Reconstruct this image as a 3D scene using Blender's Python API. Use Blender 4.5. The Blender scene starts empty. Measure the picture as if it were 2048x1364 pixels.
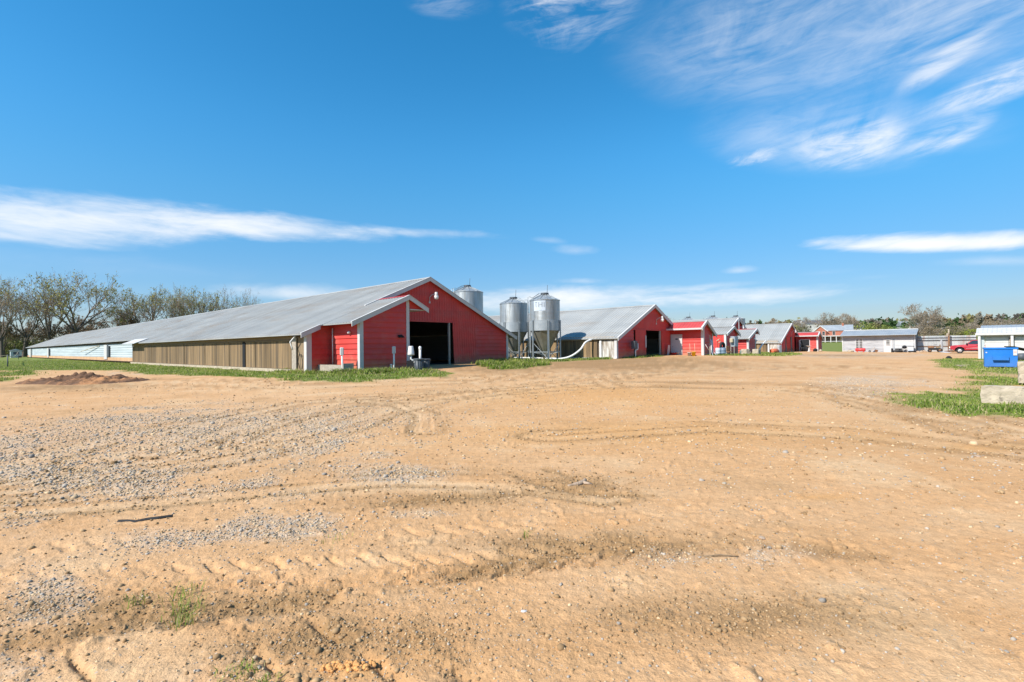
SKY_H,SKY_S,SKY_V=.49,1.38,1.0
SKY_STR=.118; SUN_E=4.0; EXPO=0.8; CLOUD=(5.0,5.1,5.25,1)
SKY_LOW=.60
HZTINT=(.80,.84,1.06,1)
import bpy, math, random
import numpy as np
from mathutils import Vector, Matrix
SC=bpy.context.scene
COL=SC.collection
R_=math.radians
rng=np.random.default_rng(7)
random.seed(7)
# the farm's own grid: UA runs back along the long houses, VA runs across them
UA=np.array([-0.74698,0.66485]); VA=np.array([0.66485,0.74698])
ROTB=math.atan2(VA[1],VA[0])
def PV(u,v): return (UA[0]*u+VA[0]*v, UA[1]*u+VA[1]*v)

# ---------------------------------------------------------------- helpers
class MB:
    def __init__(s): s.v=[]; s.f=[]; s.sm=[]
    def add(s,vs,fs,smooth=False):
        o=len(s.v); s.v.extend([tuple(map(float,p)) for p in vs])
        for f in fs: s.f.append(tuple(i+o for i in f)); s.sm.append(smooth)
        return s
    def box(s,x0,x1,y0,y1,z0,z1):
        s.add([(x0,y0,z0),(x1,y0,z0),(x1,y1,z0),(x0,y1,z0),(x0,y0,z1),(x1,y0,z1),(x1,y1,z1),(x0,y1,z1)],
              [(0,3,2,1),(4,5,6,7),(0,1,5,4),(1,2,6,5),(2,3,7,6),(3,0,4,7)])
        return s
    def bbox(s,x0,x1,y0,y1,z0,z1,b):
        # box with chamfered vertical and top edges
        pts=[(x0+b,y0),(x1-b,y0),(x1,y0+b),(x1,y1-b),(x1-b,y1),(x0+b,y1),(x0,y1-b),(x0,y0+b)]
        cx,cy=(x0+x1)/2,(y0+y1)/2
        ins=[(px+(b if px<cx else -b)*.8,py+(b if py<cy else -b)*.8) for px,py in pts]
        vs=[(p[0],p[1],z0) for p in pts]+[(p[0],p[1],z1-b) for p in pts]+[(p[0],p[1],z1) for p in ins]
        fs=[(i,(i+1)%8,8+(i+1)%8,8+i) for i in range(8)]+[(8+i,8+(i+1)%8,16+(i+1)%8,16+i) for i in range(8)]
        fs+=[tuple(range(16,24)),tuple(range(7,-1,-1))]
        s.add(vs,fs); return s
    def beam(s,a,b,w,h,up=(0,0,1)):
        a=Vector(a); b=Vector(b); d=(b-a).normalized(); up=Vector(up)
        sd=d.cross(up)
        if sd.length<1e-4: sd=d.cross(Vector((1,0,0)))
        sd.normalize(); up=sd.cross(d)
        sd*=w/2; up=up*(h/2)
        vs=[a-sd-up,a+sd-up,a+sd+up,a-sd+up,b-sd-up,b+sd-up,b+sd+up,b-sd+up]
        return s.add(vs,[(0,3,2,1),(4,5,6,7),(0,1,5,4),(1,2,6,5),(2,3,7,6),(3,0,4,7)])
    def tube(s,pts,rad,n=8,smooth=True,caps=True):
        pts=[Vector(p) for p in pts]
        if not hasattr(rad,'__len__'): rad=[rad]*len(pts)
        vs=[];fs=[];ref=None
        for i,p in enumerate(pts):
            d=(pts[min(i+1,len(pts)-1)]-pts[max(i-1,0)]).normalized()
            if ref is None:
                ref=Vector((0,0,1)) if abs(d.z)<.9 else Vector((1,0,0))
            sd=d.cross(ref).normalized(); up=sd.cross(d).normalized(); ref=up
            for k in range(n):
                a=2*math.pi*k/n; vs.append(p+(sd*math.cos(a)+up*math.sin(a))*rad[i])
        for i in range(len(pts)-1):
            for k in range(n):
                fs.append((i*n+k,i*n+(k+1)%n,(i+1)*n+(k+1)%n,(i+1)*n+k))
        if caps: fs.append(tuple(range(n-1,-1,-1))); fs.append(tuple((len(pts)-1)*n+k for k in range(n)))
        s.add(vs,fs,smooth); return s
    def lathe(s,prof,n=32,c=(0,0,0),smooth=True,caps=True):
        vs=[];fs=[]
        for r,z in prof:
            for k in range(n):
                a=2*math.pi*k/n; vs.append((c[0]+r*math.cos(a),c[1]+r*math.sin(a),c[2]+z))
        m=len(prof)
        for i in range(m-1):
            for k in range(n): fs.append((i*n+k,i*n+(k+1)%n,(i+1)*n+(k+1)%n,(i+1)*n+k))
        if caps: fs.append(tuple(range(n-1,-1,-1))); fs.append(tuple((m-1)*n+k for k in range(n)))
        s.add(vs,fs,smooth); return s
    def prism(s,poly,ax,h0,h1):
        # poly: 2d outline; ax: function (a,b,h)->xyz
        n=len(poly)
        vs=[ax(a,b,h0) for a,b in poly]+[ax(a,b,h1) for a,b in poly]
        fs=[tuple(range(n-1,-1,-1)),tuple(range(n,2*n))]+[(i,(i+1)%n,n+(i+1)%n,n+i) for i in range(n)]
        s.add(vs,fs); return s
    def xf(s,M):
        s.v=[tuple(M@Vector(p)) for p in s.v]; return s
    def build(s,name,mat,parent=None,loc=None,rz=None):
        me=bpy.data.meshes.new(name); me.from_pydata(s.v,[],s.f)
        if any(s.sm): me.polygons.foreach_set('use_smooth',s.sm)
        if mat: me.materials.append(mat)
        me.update()
        o=bpy.data.objects.new(name,me); COL.objects.link(o)
        if parent: o.parent=parent
        if loc is not None: o.location=loc
        if rz is not None: o.rotation_euler=(0,0,rz)
        return o
def npmesh(name,v,f,mat,parent=None,smooth=False,col=None):
    # v (N,3), f (M,k) with one k
    v=np.ascontiguousarray(v,dtype=np.float32); f=np.ascontiguousarray(f,dtype=np.int32)
    me=bpy.data.meshes.new(name)
    me.vertices.add(len(v)); me.vertices.foreach_set('co',v.ravel())
    k=f.shape[1]; me.loops.add(f.size); me.loops.foreach_set('vertex_index',f.ravel())
    me.polygons.add(len(f)); me.polygons.foreach_set('loop_start',np.arange(0,f.size,k,dtype=np.int32))
    try: me.polygons.foreach_set('loop_total',np.full(len(f),k,dtype=np.int32))
    except Exception: pass
    if smooth: me.polygons.foreach_set('use_smooth',np.ones(len(f),dtype=bool))
    if col is not None:
        a=me.color_attributes.new('mask','FLOAT_COLOR','POINT'); a.data.foreach_set('color',np.ascontiguousarray(col,dtype=np.float32).ravel())
    me.update(calc_edges=True); me.validate()
    if mat: me.materials.append(mat)
    o=bpy.data.objects.new(name,me); COL.objects.link(o)
    if parent: o.parent=parent
    return o
def tag(o,label=None,cat=None,group=None,kind=None):
    if label: o['label']=label
    if cat: o['category']=cat
    if group: o['group']=group
    if kind: o['kind']=kind
    return o
def thing(name,label,cat,loc=(0,0,0),rz=0,group=None):
    o=bpy.data.objects.new(name,None); o.empty_display_size=.2; COL.objects.link(o)
    o.location=loc; o.rotation_euler=(0,0,rz)
    return tag(o,label,cat,group)
def copy_tree(o,parent=None):
    c=o.copy(); COL.objects.link(c)
    if parent: c.parent=parent
    for ch in o.children: copy_tree(ch,c)
    return c
# ---- siding and ribbed sheet made as real relief
def clip(poly,lo,hi,ax):
    def half(P,k,sgn):
        out=[]
        for i in range(len(P)):
            a=P[i]; b=P[(i+1)%len(P)]
            da=sgn*(a[ax]-k); db=sgn*(b[ax]-k)
            if da>=-1e-9: out.append(a)
            if (da>1e-9 and db<-1e-9) or (da<-1e-9 and db>1e-9):
                t=da/(da-db); out.append((a[0]+t*(b[0]-a[0]),a[1]+t*(b[1]-a[1])))
        return out
    P=half(poly,lo,1)
    if len(P)>2: P=half(P,hi,-1)
    return P if len(P)>2 else []
def relief(mb,poly,pt,ax,prof,pitch,phase=0.):
    # poly convex 2d (a,b); pt(a,b,off)->xyz; prof list of (t0,off0,t1,off1) over one pitch
    lo=min(p[ax] for p in poly); hi=max(p[ax] for p in poly)
    k=math.floor((lo-phase)/pitch)
    while phase+k*pitch<hi:
        base=phase+k*pitch
        for (t0,o0,t1,o1) in prof:
            c0=base+t0*pitch; c1=base+t1*pitch
            if t0==t1:
                P=clip(poly,c0-1e-5,c0+1e-5,ax)
                if len(P)<3: continue
                q=sorted(P,key=lambda p:p[1-ax]); a,b=q[0],q[-1]
                mb.add([pt(a[0],a[1],o0),pt(b[0],b[1],o0),pt(b[0],b[1],o1),pt(a[0],a[1],o1)],[(0,1,2,3)])
                continue
            P=clip(poly,c0,c1,ax)
            if len(P)<3: continue
            vs=[]
            for p in P:
                w=(p[ax]-c0)/(c1-c0); vs.append(pt(p[0],p[1],o0+(o1-o0)*min(max(w,0),1)))
            mb.add(vs,[tuple(range(len(vs)))])
        k+=1
LAP=[(0,0.0,0,.045),(0,.045,.14,.045),(.14,.045,1,0.0)]
RIB=[(0,0,.62,0),(.62,0,.70,.022),(.70,.022,.92,.022),(.92,.022,1,0)]
# ---------------------------------------------------------------- materials
def newmat(name):
    m=bpy.data.materials.new(name); m.use_nodes=True
    nt=m.node_tree; b=nt.nodes['Principled BSDF']; return m,nt,b
def N(nt,t,**kw):
    n=nt.nodes.new(t)
    for k,v in kw.items(): setattr(n,k,v)
    return n
def setin(n,**kw):
    for k,v in kw.items(): n.inputs[k].default_value=v
def mat(name,c,rough=.6,metal=0.,var=.12,scale=3.,streak=None,c2=None,c2scale=1.2,c2lo=.5,c2hi=.7,bump=0.,bscale=30.,spec=.4,bands=None,dust=None):
    m,nt,b=newmat(name); L=nt.links.new
    tc=N(nt,'ShaderNodeTexCoord'); mp=N(nt,'ShaderNodeMapping')
    L(tc.outputs['Object'],mp.inputs[0])
    if streak: mp.inputs['Scale'].default_value=streak
    n1=N(nt,'ShaderNodeTexNoise'); setin(n1,Scale=scale,Detail=6.,Roughness=.6); L(mp.outputs[0],n1.inputs['Vector'])
    mr=N(nt,'ShaderNodeMapRange'); setin(mr,**{'From Min':.25,'From Max':.75,'To Min':1-var,'To Max':1+var}); L(n1.outputs['Fac'],mr.inputs[0])
    mx=N(nt,'ShaderNodeMix',data_type='RGBA',blend_type='MULTIPLY'); mx.inputs[0].default_value=1
    mx.inputs[6].default_value=(*c,1); L(mr.outputs[0],mx.inputs[7]); last=mx.outputs[2]
    if c2:
        n2=N(nt,'ShaderNodeTexNoise'); setin(n2,Scale=c2scale,Detail=8.,Roughness=.65); L(mp.outputs[0],n2.inputs['Vector'])
        r2=N(nt,'ShaderNodeMapRange'); setin(r2,**{'From Min':c2lo,'From Max':c2hi}); L(n2.outputs['Fac'],r2.inputs[0])
        m2=N(nt,'ShaderNodeMix',data_type='RGBA'); L(r2.outputs[0],m2.inputs[0]); L(last,m2.inputs[6]); m2.inputs[7].default_value=(*c2,1); last=m2.outputs[2]
    if bands:   # sheet to sheet (or board to board) difference in tone
        sxyz=N(nt,'ShaderNodeSeparateXYZ'); L(tc.outputs['Object'],sxyz.inputs[0])
        dv=N(nt,'ShaderNodeMath',operation='DIVIDE'); L(sxyz.outputs[bands[0]],dv.inputs[0]); dv.inputs[1].default_value=bands[1]
        fl=N(nt,'ShaderNodeMath',operation='FLOOR'); L(dv.outputs[0],fl.inputs[0]); wn=N(nt,'ShaderNodeTexWhiteNoise',noise_dimensions='1D'); L(fl.outputs[0],wn.inputs['W'])
        br=N(nt,'ShaderNodeMapRange'); setin(br,**{'To Min':1-bands[2],'To Max':1+bands[2]}); L(wn.outputs['Value'],br.inputs[0])
        mb_=N(nt,'ShaderNodeMix',data_type='RGBA',blend_type='MULTIPLY'); mb_.inputs[0].default_value=1; L(last,mb_.inputs[6]); L(br.outputs[0],mb_.inputs[7]); last=mb_.outputs[2]
    if dust:    # splashed soil along the foot of the wall
        sz=N(nt,'ShaderNodeSeparateXYZ'); L(tc.outputs['Object'],sz.inputs[0]); n5=N(nt,'ShaderNodeTexNoise'); setin(n5,Scale=2.2,Detail=6.); L(tc.outputs['Object'],n5.inputs['Vector'])
        ad=N(nt,'ShaderNodeMath',operation='MULTIPLY_ADD'); L(n5.outputs['Fac'],ad.inputs[0]); ad.inputs[1].default_value=-.9; L(sz.outputs['Z'],ad.inputs[2])
        dr=N(nt,'ShaderNodeMapRange'); setin(dr,**{'From Min':-.45,'From Max':.35,'To Min':dust[3],'To Max':0.}); L(ad.outputs[0],dr.inputs[0])
        md_=N(nt,'ShaderNodeMix',data_type='RGBA'); L(dr.outputs[0],md_.inputs[0]); L(last,md_.inputs[6]); md_.inputs[7].default_value=(*dust[:3],1); last=md_.outputs[2]
    L(last,b.inputs['Base Color'])
    rr=N(nt,'ShaderNodeMapRange'); setin(rr,**{'From Min':.3,'From Max':.7,'To Min':max(.05,rough-.12),'To Max':min(1,rough+.12)}); L(n1.outputs['Fac'],rr.inputs[0]); L(rr.outputs[0],b.inputs['Roughness'])
    b.inputs['Metallic'].default_value=metal
    b.inputs['Specular IOR Level'].default_value=spec
    if bump:
        n3=N(nt,'ShaderNodeTexNoise'); setin(n3,Scale=bscale,Detail=5.); L(tc.outputs['Object'],n3.inputs['Vector'])
        bp=N(nt,'ShaderNodeBump'); setin(bp,Strength=bump,Distance=.03); L(n3.outputs['Fac'],bp.inputs['Height']); L(bp.outputs[0],b.inputs['Normal'])
    return m
M={}
M['red']=mat('red_painted_metal',(.545,.050,.041),.55,0,.16,.8,c2=(.50,.12,.095),c2scale=.7,c2lo=.5,c2hi=.85,bands=(2,.31,.07),dust=(.42,.24,.12,.55))
M['redroof']=mat('red_roof_metal',(.50,.07,.065),.5,.1,.15,1.2)
M['white']=mat('white_trim_paint',(.53,.515,.495),.55,0,.08,2.,c2=(.36,.335,.30),c2scale=1.5,c2lo=.58,c2hi=.85)
M['roof']=mat('galvanised_roof_sheet',(.345,.345,.325),.58,.12,.10,.5,streak=(1,.25,1),c2=(.29,.235,.18),c2scale=.6,c2lo=.50,c2hi=.82,bands=(1,.91,.07))
M['pad']=mat('cardboard_cooling_pad',(.225,.15,.077),.9,0,.6,2.4,streak=(2.0,2.2,.07),c2=(.085,.062,.04),c2scale=1.1,c2lo=.45,c2hi=.66,bands=(1,1.22,.26),bump=.5,bscale=40)
M['wood']=mat('weathered_wood',(.24,.17,.10),.85,0,.3,3.,streak=(3,3,.3),bump=.3)
M['greywood']=mat('grey_weathered_wood',(.36,.31,.25),.9,0,.3,3.,streak=(.5,3,3),bump=.4)
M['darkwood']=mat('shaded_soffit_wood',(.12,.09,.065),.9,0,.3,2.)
M['curtain']=mat('blue_white_side_curtain',(.42,.465,.475),.6,0,.14,.8,streak=(.2,.2,2.5))
M['found']=mat('clay_stained_foundation',(.52,.32,.17),.9,0,.2,.7)
M['conc']=mat('pale_concrete',(.43,.355,.26),.9,0,.3,4.,c2=(.17,.14,.105),c2scale=5.,c2lo=.56,c2hi=.68,bump=.6,bscale=14)
M['galv']=mat('galvanised_bin_steel',(.40,.42,.42),.42,.55,.14,1.6,streak=(3,3,.35),c2=(.25,.245,.22),c2scale=1.1,c2lo=.48,c2hi=.75,bands=(2,.82,.06))
M['hopper']=mat('dull_hopper_steel',(.27,.255,.205),.5,.45,.2,1.5,c2=(.22,.17,.10),c2scale=1.,c2lo=.55,c2hi=.8)
M['steel']=mat('grey_steel',(.36,.39,.40),.5,.4,.12,2.)
M['dark']=mat('black_plastic',(.022,.023,.025),.8,0,.2,4.,spec=.15)
M['dug']=mat('dug_brown_earth',(.125,.062,.030),.95,0,.4,2.5,c2=(.36,.17,.07),c2scale=.7,c2lo=.50,c2hi=.62,bump=.8,bscale=18)
M['darkgrey']=mat('dark_grey_plastic',(.075,.085,.095),.55,0,.15,4.)
M['pvc']=mat('white_pvc',(.70,.68,.64),.45,0,.08,4.)
M['rubber']=mat('tyre_rubber',(.025,.025,.025),.85,0,.2,6.)
M['dirtin']=mat('litter_floor',(.06,.045,.035),.95,0,.3,1.)
M['blue']=mat('blue_dumpster_paint',(.012,.155,.50),.42,0,.12,1.5,c2=(.10,.11,.16),c2scale=4.5,c2lo=.64,c2hi=.76,dust=(.20,.16,.12,.22))
M['orange']=mat('orange_plastic',(.62,.14,.06),.5,0,.15,2.)
M['yellow']=mat('yellow_plastic',(.75,.42,.01),.45,0,.1,2.)
M['bluegrey']=mat('faded_blue_plastic',(.16,.22,.29),.55,0,.15,2.)
M['bluewhite']=mat('milky_plastic',(.5,.55,.6),.5,0,.1,2.)
M['green']=mat('faded_green_steel',(.20,.25,.22),.6,.1,.2,2.)
M['redplas']=mat('red_tank_paint',(.55,.05,.05),.45,0,.12,2.)
M['shedwall']=mat('worn_white_siding',(.40,.395,.395),.75,0,.16,1.2,streak=(.35,.35,3.),c2=(.22,.215,.22),c2scale=1.6,c2lo=.52,c2hi=.68)
M['shedroof']=mat('pale_metal_roof',(.36,.385,.40),.5,.3,.1,.8)
M['stain']=mat('stained_white_board',(.55,.52,.47),.8,0,.2,2.,streak=(2,2,.4),c2=(.22,.17,.12),c2scale=1.6,c2lo=.44,c2hi=.62)
M['rusty']=mat('rusty_corrugated_sheet',(.48,.49,.48),.6,.25,.2,.8,streak=(2,2,.3),c2=(.36,.22,.16),c2scale=.9,c2lo=.52,c2hi=.72)
M['rust']=mat('rusty_iron',(.20,.10,.05),.85,0,.35,3.)
M['brick']=mat('red_house_brick',(.36,.13,.08),.85,0,.2,1.5)
M['truck']=mat('red_truck_paint',(.36,.022,.035),.32,.1,.1,1.,c2=(.42,.06,.06),c2scale=2.,c2lo=.6,c2hi=.8)
M['chrome']=mat('bright_steel',(.6,.6,.6),.25,.85,.08,3.)
M['hub']=mat('white_wheel_rim',(.6,.6,.6),.4,.3,.1,4.)
M['cream']=mat('cream_house_wall',(.52,.505,.475),.7,0,.08,1.)
M['slate']=mat('dark_shingle_roof',(.10,.105,.115),.8,0,.15,2.)
M['cable']=mat('yellowed_rope',(.45,.38,.25),.8,0,.1,3.)
M['bone']=mat('pale_driftwood',(.40,.29,.20),.8,0,.25,8.,bump=.6,bscale=25)
M['claylump']=mat('orange_clay',(.62,.30,.10),.95,0,.25,9.,bump=.9,bscale=30)
def glass():
    m,nt,b=newmat('window_glass'); setin(b,**{'Base Color':(.02,.025,.03,1),'Roughness':.08,'Specular IOR Level':.8}); return m
M['glass']=glass()
def lampglass():
    m,nt,b=newmat('lamp_globe'); setin(b,**{'Base Color':(.8,.78,.74,1),'Roughness':.25}); return m
M['globe']=lampglass()
# ---------------------------------------------------------------- terrain
GP=np.array([(0,0,0),(-8,6,0),(8,6,0),(0,10,.02),(-14,12,.02),(14,12,0),(-25,25,.03),(0,20,.08),(25,25,0),(12,28,.1),(-9.5,27.3,.26),(-6.5,29.3,.28),(-5,36,.33),(-.4,41,.36),(-.5,30,.22),
 (*PV(35,13),.15),(*PV(55,13),.15),(*PV(75,13),.15),(*PV(110,13),.17),(*PV(150,13),.2),(*PV(190,13),.22),(*PV(60,23),.33),(*PV(120,23),.33),(*PV(180,23),.3),(*PV(26,34.5),.38),(*PV(35,34.5),.4),(*PV(80,34.5),.4),(*PV(140,34.5),.4),
 (*PV(21.5,38),.47),(*PV(21.5,44),.5),(*PV(21,47.6),.56),(*PV(18.2,48),.5),(*PV(60,44),.5),(20.5,52.5,.38),(*PV(20,58),.32),(*PV(20,63),.28),(*PV(20.5,85),.18),(*PV(17.4,95),.17),(34,45,.12),(45,60,.05),(55,83,0),(59,74,0),(57,65,0),(41,44,0),(48,48,0),(28,29.5,0),(70,80,0),(90,90,.2),(-60,60,.1),(-120,80,.1),(-40,25,.03),(60,20,0),(60,-20,0),(-60,-20,0),(0,-40,0)],dtype=float)
def sstep(a,b,x):
    t=np.clip((x-a)/(b-a),0,1); return t*t*(3-2*t)
def zbase(x,y):
    x=np.asarray(x,float); y=np.asarray(y,float)
    num=np.zeros_like(x); den=np.zeros_like(x)
    for px,py,pz in GP:
        w=1/((x-px)**2+(y-py)**2+4.)**1.7
        num+=w*pz; den+=w
    z=num/den
    d=np.hypot(x,y); side=sstep(-.35,.45,x/np.maximum(d,1))
    z+=side*(1.5*sstep(110,240,d)+3.5*sstep(240,420,d)+16*sstep(420,900,d))+ (1-side)*3*sstep(300,900,d)
    return z
# smooth lattice noise
def _h(i,j,s):
    n=(i*374761393+j*668265263+s*1442695041)&0xffffffff
    n=((n^(n>>13))*1274126177)&0xffffffff
    return ((n^(n>>16))&0xffff)/65535.
def vnoise(x,y,s=0):
    xi=np.floor(x).astype(np.int64); yi=np.floor(y).astype(np.int64); fx=x-xi; fy=y-yi
    fx=fx*fx*(3-2*fx); fy=fy*fy*(3-2*fy)
    return (_h(xi,yi,s)*(1-fx)+_h(xi+1,yi,s)*fx)*(1-fy)+(_h(xi,yi+1,s)*(1-fx)+_h(xi+1,yi+1,s)*fx)*fy
def fbm(x,y,o=4,s=0,g=.5):
    a=1.;t=np.zeros_like(x);n=0
    for k in range(o):
        t+=a*vnoise(x*2**k+13.7*k,y*2**k-7.3*k,s+k); n+=a; a*=g
    return t/n
TRK={
 'lug':[(-3.96, 3.39), (-3.13, 3.51), (-2.58, 3.57), (-1.83, 3.63), (-0.97, 3.62), (-0.29, 3.69), (0.46, 3.85), (1.27, 4.0), (2.3, 4.07)],
 'mud1':[(-3.09, 2.65), (-2.65, 2.87), (-2.19, 3.04), (-1.79, 3.16), (-1.25, 3.23), (-0.76, 3.34), (-0.11, 3.67), (0.67, 3.97), (1.7, 4.07), (2.68, 3.76)],
 'tread1':[(-5.55, 4.96), (-3.92, 5.43), (-2.48, 5.86), (-1.38, 6.1), (-0.16, 5.9), (0.91, 5.31)],
 'mud2':[(-1.66, 4.96), (-0.89, 5.33), (-0.15, 5.45), (0.68, 5.57)],
 'mud3':[(-0.17, 6.46), (0.3, 5.79), (0.72, 5.49), (1.43, 5.29)],
 'mud3b':[(0.4, 6.43), (0.79, 5.99), (1.42, 5.48)],
 'rut1':[(-1.33, 3.12), (-0.96, 2.76), (-0.69, 2.56), (-0.39, 2.26)],
 'rut2':[(-0.46, 2.7), (-0.25, 2.49), (-0.11, 2.25)],
 'rut3':[(-2.52, 2.8), (-2.23, 2.59), (-1.82, 2.25)],
 'rut4':[(-1.58, 2.9), (-1.29, 2.61), (-0.97, 2.27)],
 'sw1':[(-16.51, 22.91), (-8.58, 20.3), (-2.75, 22.1), (3.31, 26.57), (14.43, 30.53), (21.97, 30.46)],
 'sw2':[(-4.22, 9.11), (-3.82, 10.24), (-3.69, 12.16), (-2.59, 14.86), (0.47, 18.92), (7.04, 25.74)],
 'sw3':[(-5.05, 15.15), (-3.11, 13.89), (-2.1, 12.01), (-1.7, 9.47)],
 'sw4':[(-5.69, 7.88), (-5.96, 10.41), (-5.32, 13.89), (-2.03, 16.32), (4.36, 19.51), (9.98, 17.46), (10.28, 13.35), (8.82, 8.68)],
 'sw5':[(0.64, 8.77), (3.58, 9.65), (5.95, 8.89), (7.21, 7.1)],
 'sw6':[(9.91, 14.78), (9.11, 11.84), (9.32, 9.19)],
 'sw7':[(-5.91, 5.8), (-5.41, 6.22), (-4.94, 6.85), (-4.13, 7.61)],
}
BLOB={
 'grav':[(-7.99, 8.88, 1.76, 4.16, 2.3), (-7.79, 11.27, 2.46, 3.94, 2.18), (-6.38, 6.65, 0.86, 1.5, 2.34), (-4.06, 6.04, 1.08, 0.67, 2.16), (-3.89, 9.63, 1.15, 1.85, 1.95), (-0.71, 4.81, 0.52, 0.17, 1.71), (-3.03, 3.29, 0.29, 0.44, 2.31), (-2.98, 4.3, 0.47, 0.34, 2.18), (-2.07, 4.45, 0.53, 0.33, 2.0), (13.84, 19.21, 2.29, 5.71, 0.95), (38.0, 56.55, 11.25, 14.39, 0.98), (-2.53, 2.55, 0.3, 0.33, 2.35), (1.58, 3.79, 0.6, 0.28, 1.17), (-1.64, 6.67, 0.93, 0.84, 1.81), (-25.32, 32.86, 1.63, 4.15, 2.23)],
 'mud':[(6.42, 36.84, 9.53, 9.57, 1.4), (-0.76, 30.68, 3.36, 4.62, 1.59), (-0.9, 2.74, 0.6, 0.28, 1.88), (0.68, 4.02, 1.04, 0.25, 1.4), (-0.82, 5.21, 0.83, 0.25, 1.72), (0.69, 5.71, 0.62, 0.44, 1.45), (-19.56, 21.98, 3.28, 3.15, 2.3), (10.42, 12.0, 1.79, 1.16, 0.85), (1.36, 2.94, 0.87, 0.29, 1.13), (24.04, 56.8, 6.78, 6.41, 1.17), (37.21, 57.06, 5.11, 7.11, 0.99), (-2.27, 3.15, 1.09, 0.22, 2.2)],
 'clay':[(-0.82, 2.51, 0.17, 0.09, 1.88), (7.24, 7.65, 0.91, 0.49, 0.81), (3.17, 5.21, 0.31, 0.15, 1.02), (2.73, 15.71, 4.68, 3.93, 1.4), (2.49, 9.15, 4.54, 1.6, 1.3)],
}
POLY={
'yard_left':[(-75,52),(-52,48),(-41.5,40.75),(-37.2,40.45),(-31.2,38.8),(-25.7,34.2),(-21.1,30.55),(-14.9,26.6),(-10.6,22.9),(-9.1,21.9),(-6.85,21.6),(-5.1,22.4),(-3.9,24.0),(-3.5,26.0),(-4.6,28.4),(-6.2,30.3),(-12,33.5),PV(28.5,15.0),PV(72,14.8),PV(150,15.0),PV(192,15.0),(-190,180),(-260,120)],
'gable_right':[(-2.6,37.2),(-2.0,34.5),(-1.4,31.5),(-.6,30.6),(.9,31.9),(2.6,35.5),(1.5,41.7),(-.4,45)],
'b2_front':[(3.0,39.4),(9.15,42.4),(13,45.6),(14.8,48.6),(12.5,51.2),PV(22.0,37.6),PV(40,37.6),PV(40,32.0),PV(26,32.4)],
'annex_row':[(18.6,48.3),(19.6,46.1),(25.1,47.1),(35,60.6),(38.4,70),(38,78),(30,74),(22.2,59.5)],
'left_patch':[(-44,41),(-38,39.6),(-31,34.0),(-30.6,31.5),(-27.5,27.2),(-26.2,24.9),(-31,24),(-50,34)],
'right_patch':[(11.51,15.24),(12.15,15.99),(12.07,15.17),(12.99,15.7),(12.83,14.92),(12.87,14.32),(14.19,15.71),(13.96,16.09),(14.72,16.94),(16.56,18.41),(18.12,19.43),(18.49,20.22),(19.13,21.35),(21.11,23.13),(23.73,26.16),(25.39,29.24),(28.34,33.75),(34.15,40.52),(40.3,45.71),(41.8,44.93),(48,44),(60,40),(45,20),(25,12),(11.5,9.2),(10.38,9.73),(10.16,10.01),(10.06,10.52),(10.36,11.29),(9.75,10.85),(9.83,11.34),(9.69,12.09),(10.09,13.11)],
'field_far':[PV(18,103),PV(17.2,100.3),PV(15,99.6),(54,84),(60,84),(66,100),(110,130),(400,330),(260,520),(120,300),PV(60,110)],
}
def polysd(poly,x,y):
    # signed distance, negative inside
    n=len(poly); d=np.full(x.shape,1e9); ins=np.zeros(x.shape,bool)
    for i in range(n):
        ax,ay=poly[i]; bx,by=poly[(i+1)%n]
        ex,ey=bx-ax,by-ay; wx,wy=x-ax,y-ay
        t=np.clip((wx*ex+wy*ey)/(ex*ex+ey*ey+1e-12),0,1)
        d=np.minimum(d,(wx-ex*t)**2+(wy-ey*t)**2)
        c=((ay<=y)&(by>y)&(ex*wy-ey*wx>0))|((ay>y)&(by<=y)&(ex*wy-ey*wx<0))
        ins^=c
    d=np.sqrt(d); return np.where(ins,-d,d)
def polyline(pl,x,y):
    # arc position along and signed offset from a polyline
    best=np.full(x.shape,1e9); S=np.zeros(x.shape); O=np.full(x.shape,1e9); s0=0
    for i in range(len(pl)-1):
        ax,ay=pl[i]; bx,by=pl[i+1]; ex,ey=bx-ax,by-ay; l=math.hypot(ex,ey)
        wx,wy=x-ax,y-ay; t=np.clip((wx*ex+wy*ey)/(l*l),0,1)
        d=np.hypot(wx-ex*t,wy-ey*t); m=d<best
        best=np.where(m,d,best); S=np.where(m,s0+t*l,S); O=np.where(m,np.sign(ex*wy-ey*wx)*d,O); s0+=l
    return S,O
def grassmask(x,y):
    # 1 inside the grass, ragged at its edge
    g=np.zeros(x.shape); d0=np.hypot(x,y)
    wob=(fbm(x*.9,y*.9,4,31)-.5)
    for k,p in POLY.items():
        xs=[q[0] for q in p]; ys=[q[1] for q in p]
        m=(x>min(xs)-4)&(x<max(xs)+4)&(y>min(ys)-4)&(y<max(ys)+4)
        if not m.any(): continue
        sd=polysd(p,x[m],y[m]); w=1.6 if k!='right_patch' else .8
        v=1-sstep(-.55,.35,sd+wob[m]*w*1.7+(fbm(x[m]*3.1,y[m]*3.1,2,37)-.5)*.5)
        if k=='right_patch':   # bare reddish earth showing through behind the concrete
            v=v*(1-.75*sstep(.52,.63,fbm(x[m]*.4,y[m]*.4,4,77))*sstep(14.5,17,y[m]))
        if k=='annex_row': v=v*(.35+.65*sstep(.35,.55,fbm(x[m]*.6,y[m]*.6,3,12)))
        if k=='left_patch': v=v*(.2+.8*sstep(.40,.58,fbm(x[m]*.35,y[m]*.35,4,19)))
        g[m]=np.maximum(g[m],v)
    far=sstep(100,140,d0)
    return np.maximum(g,far)
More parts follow.
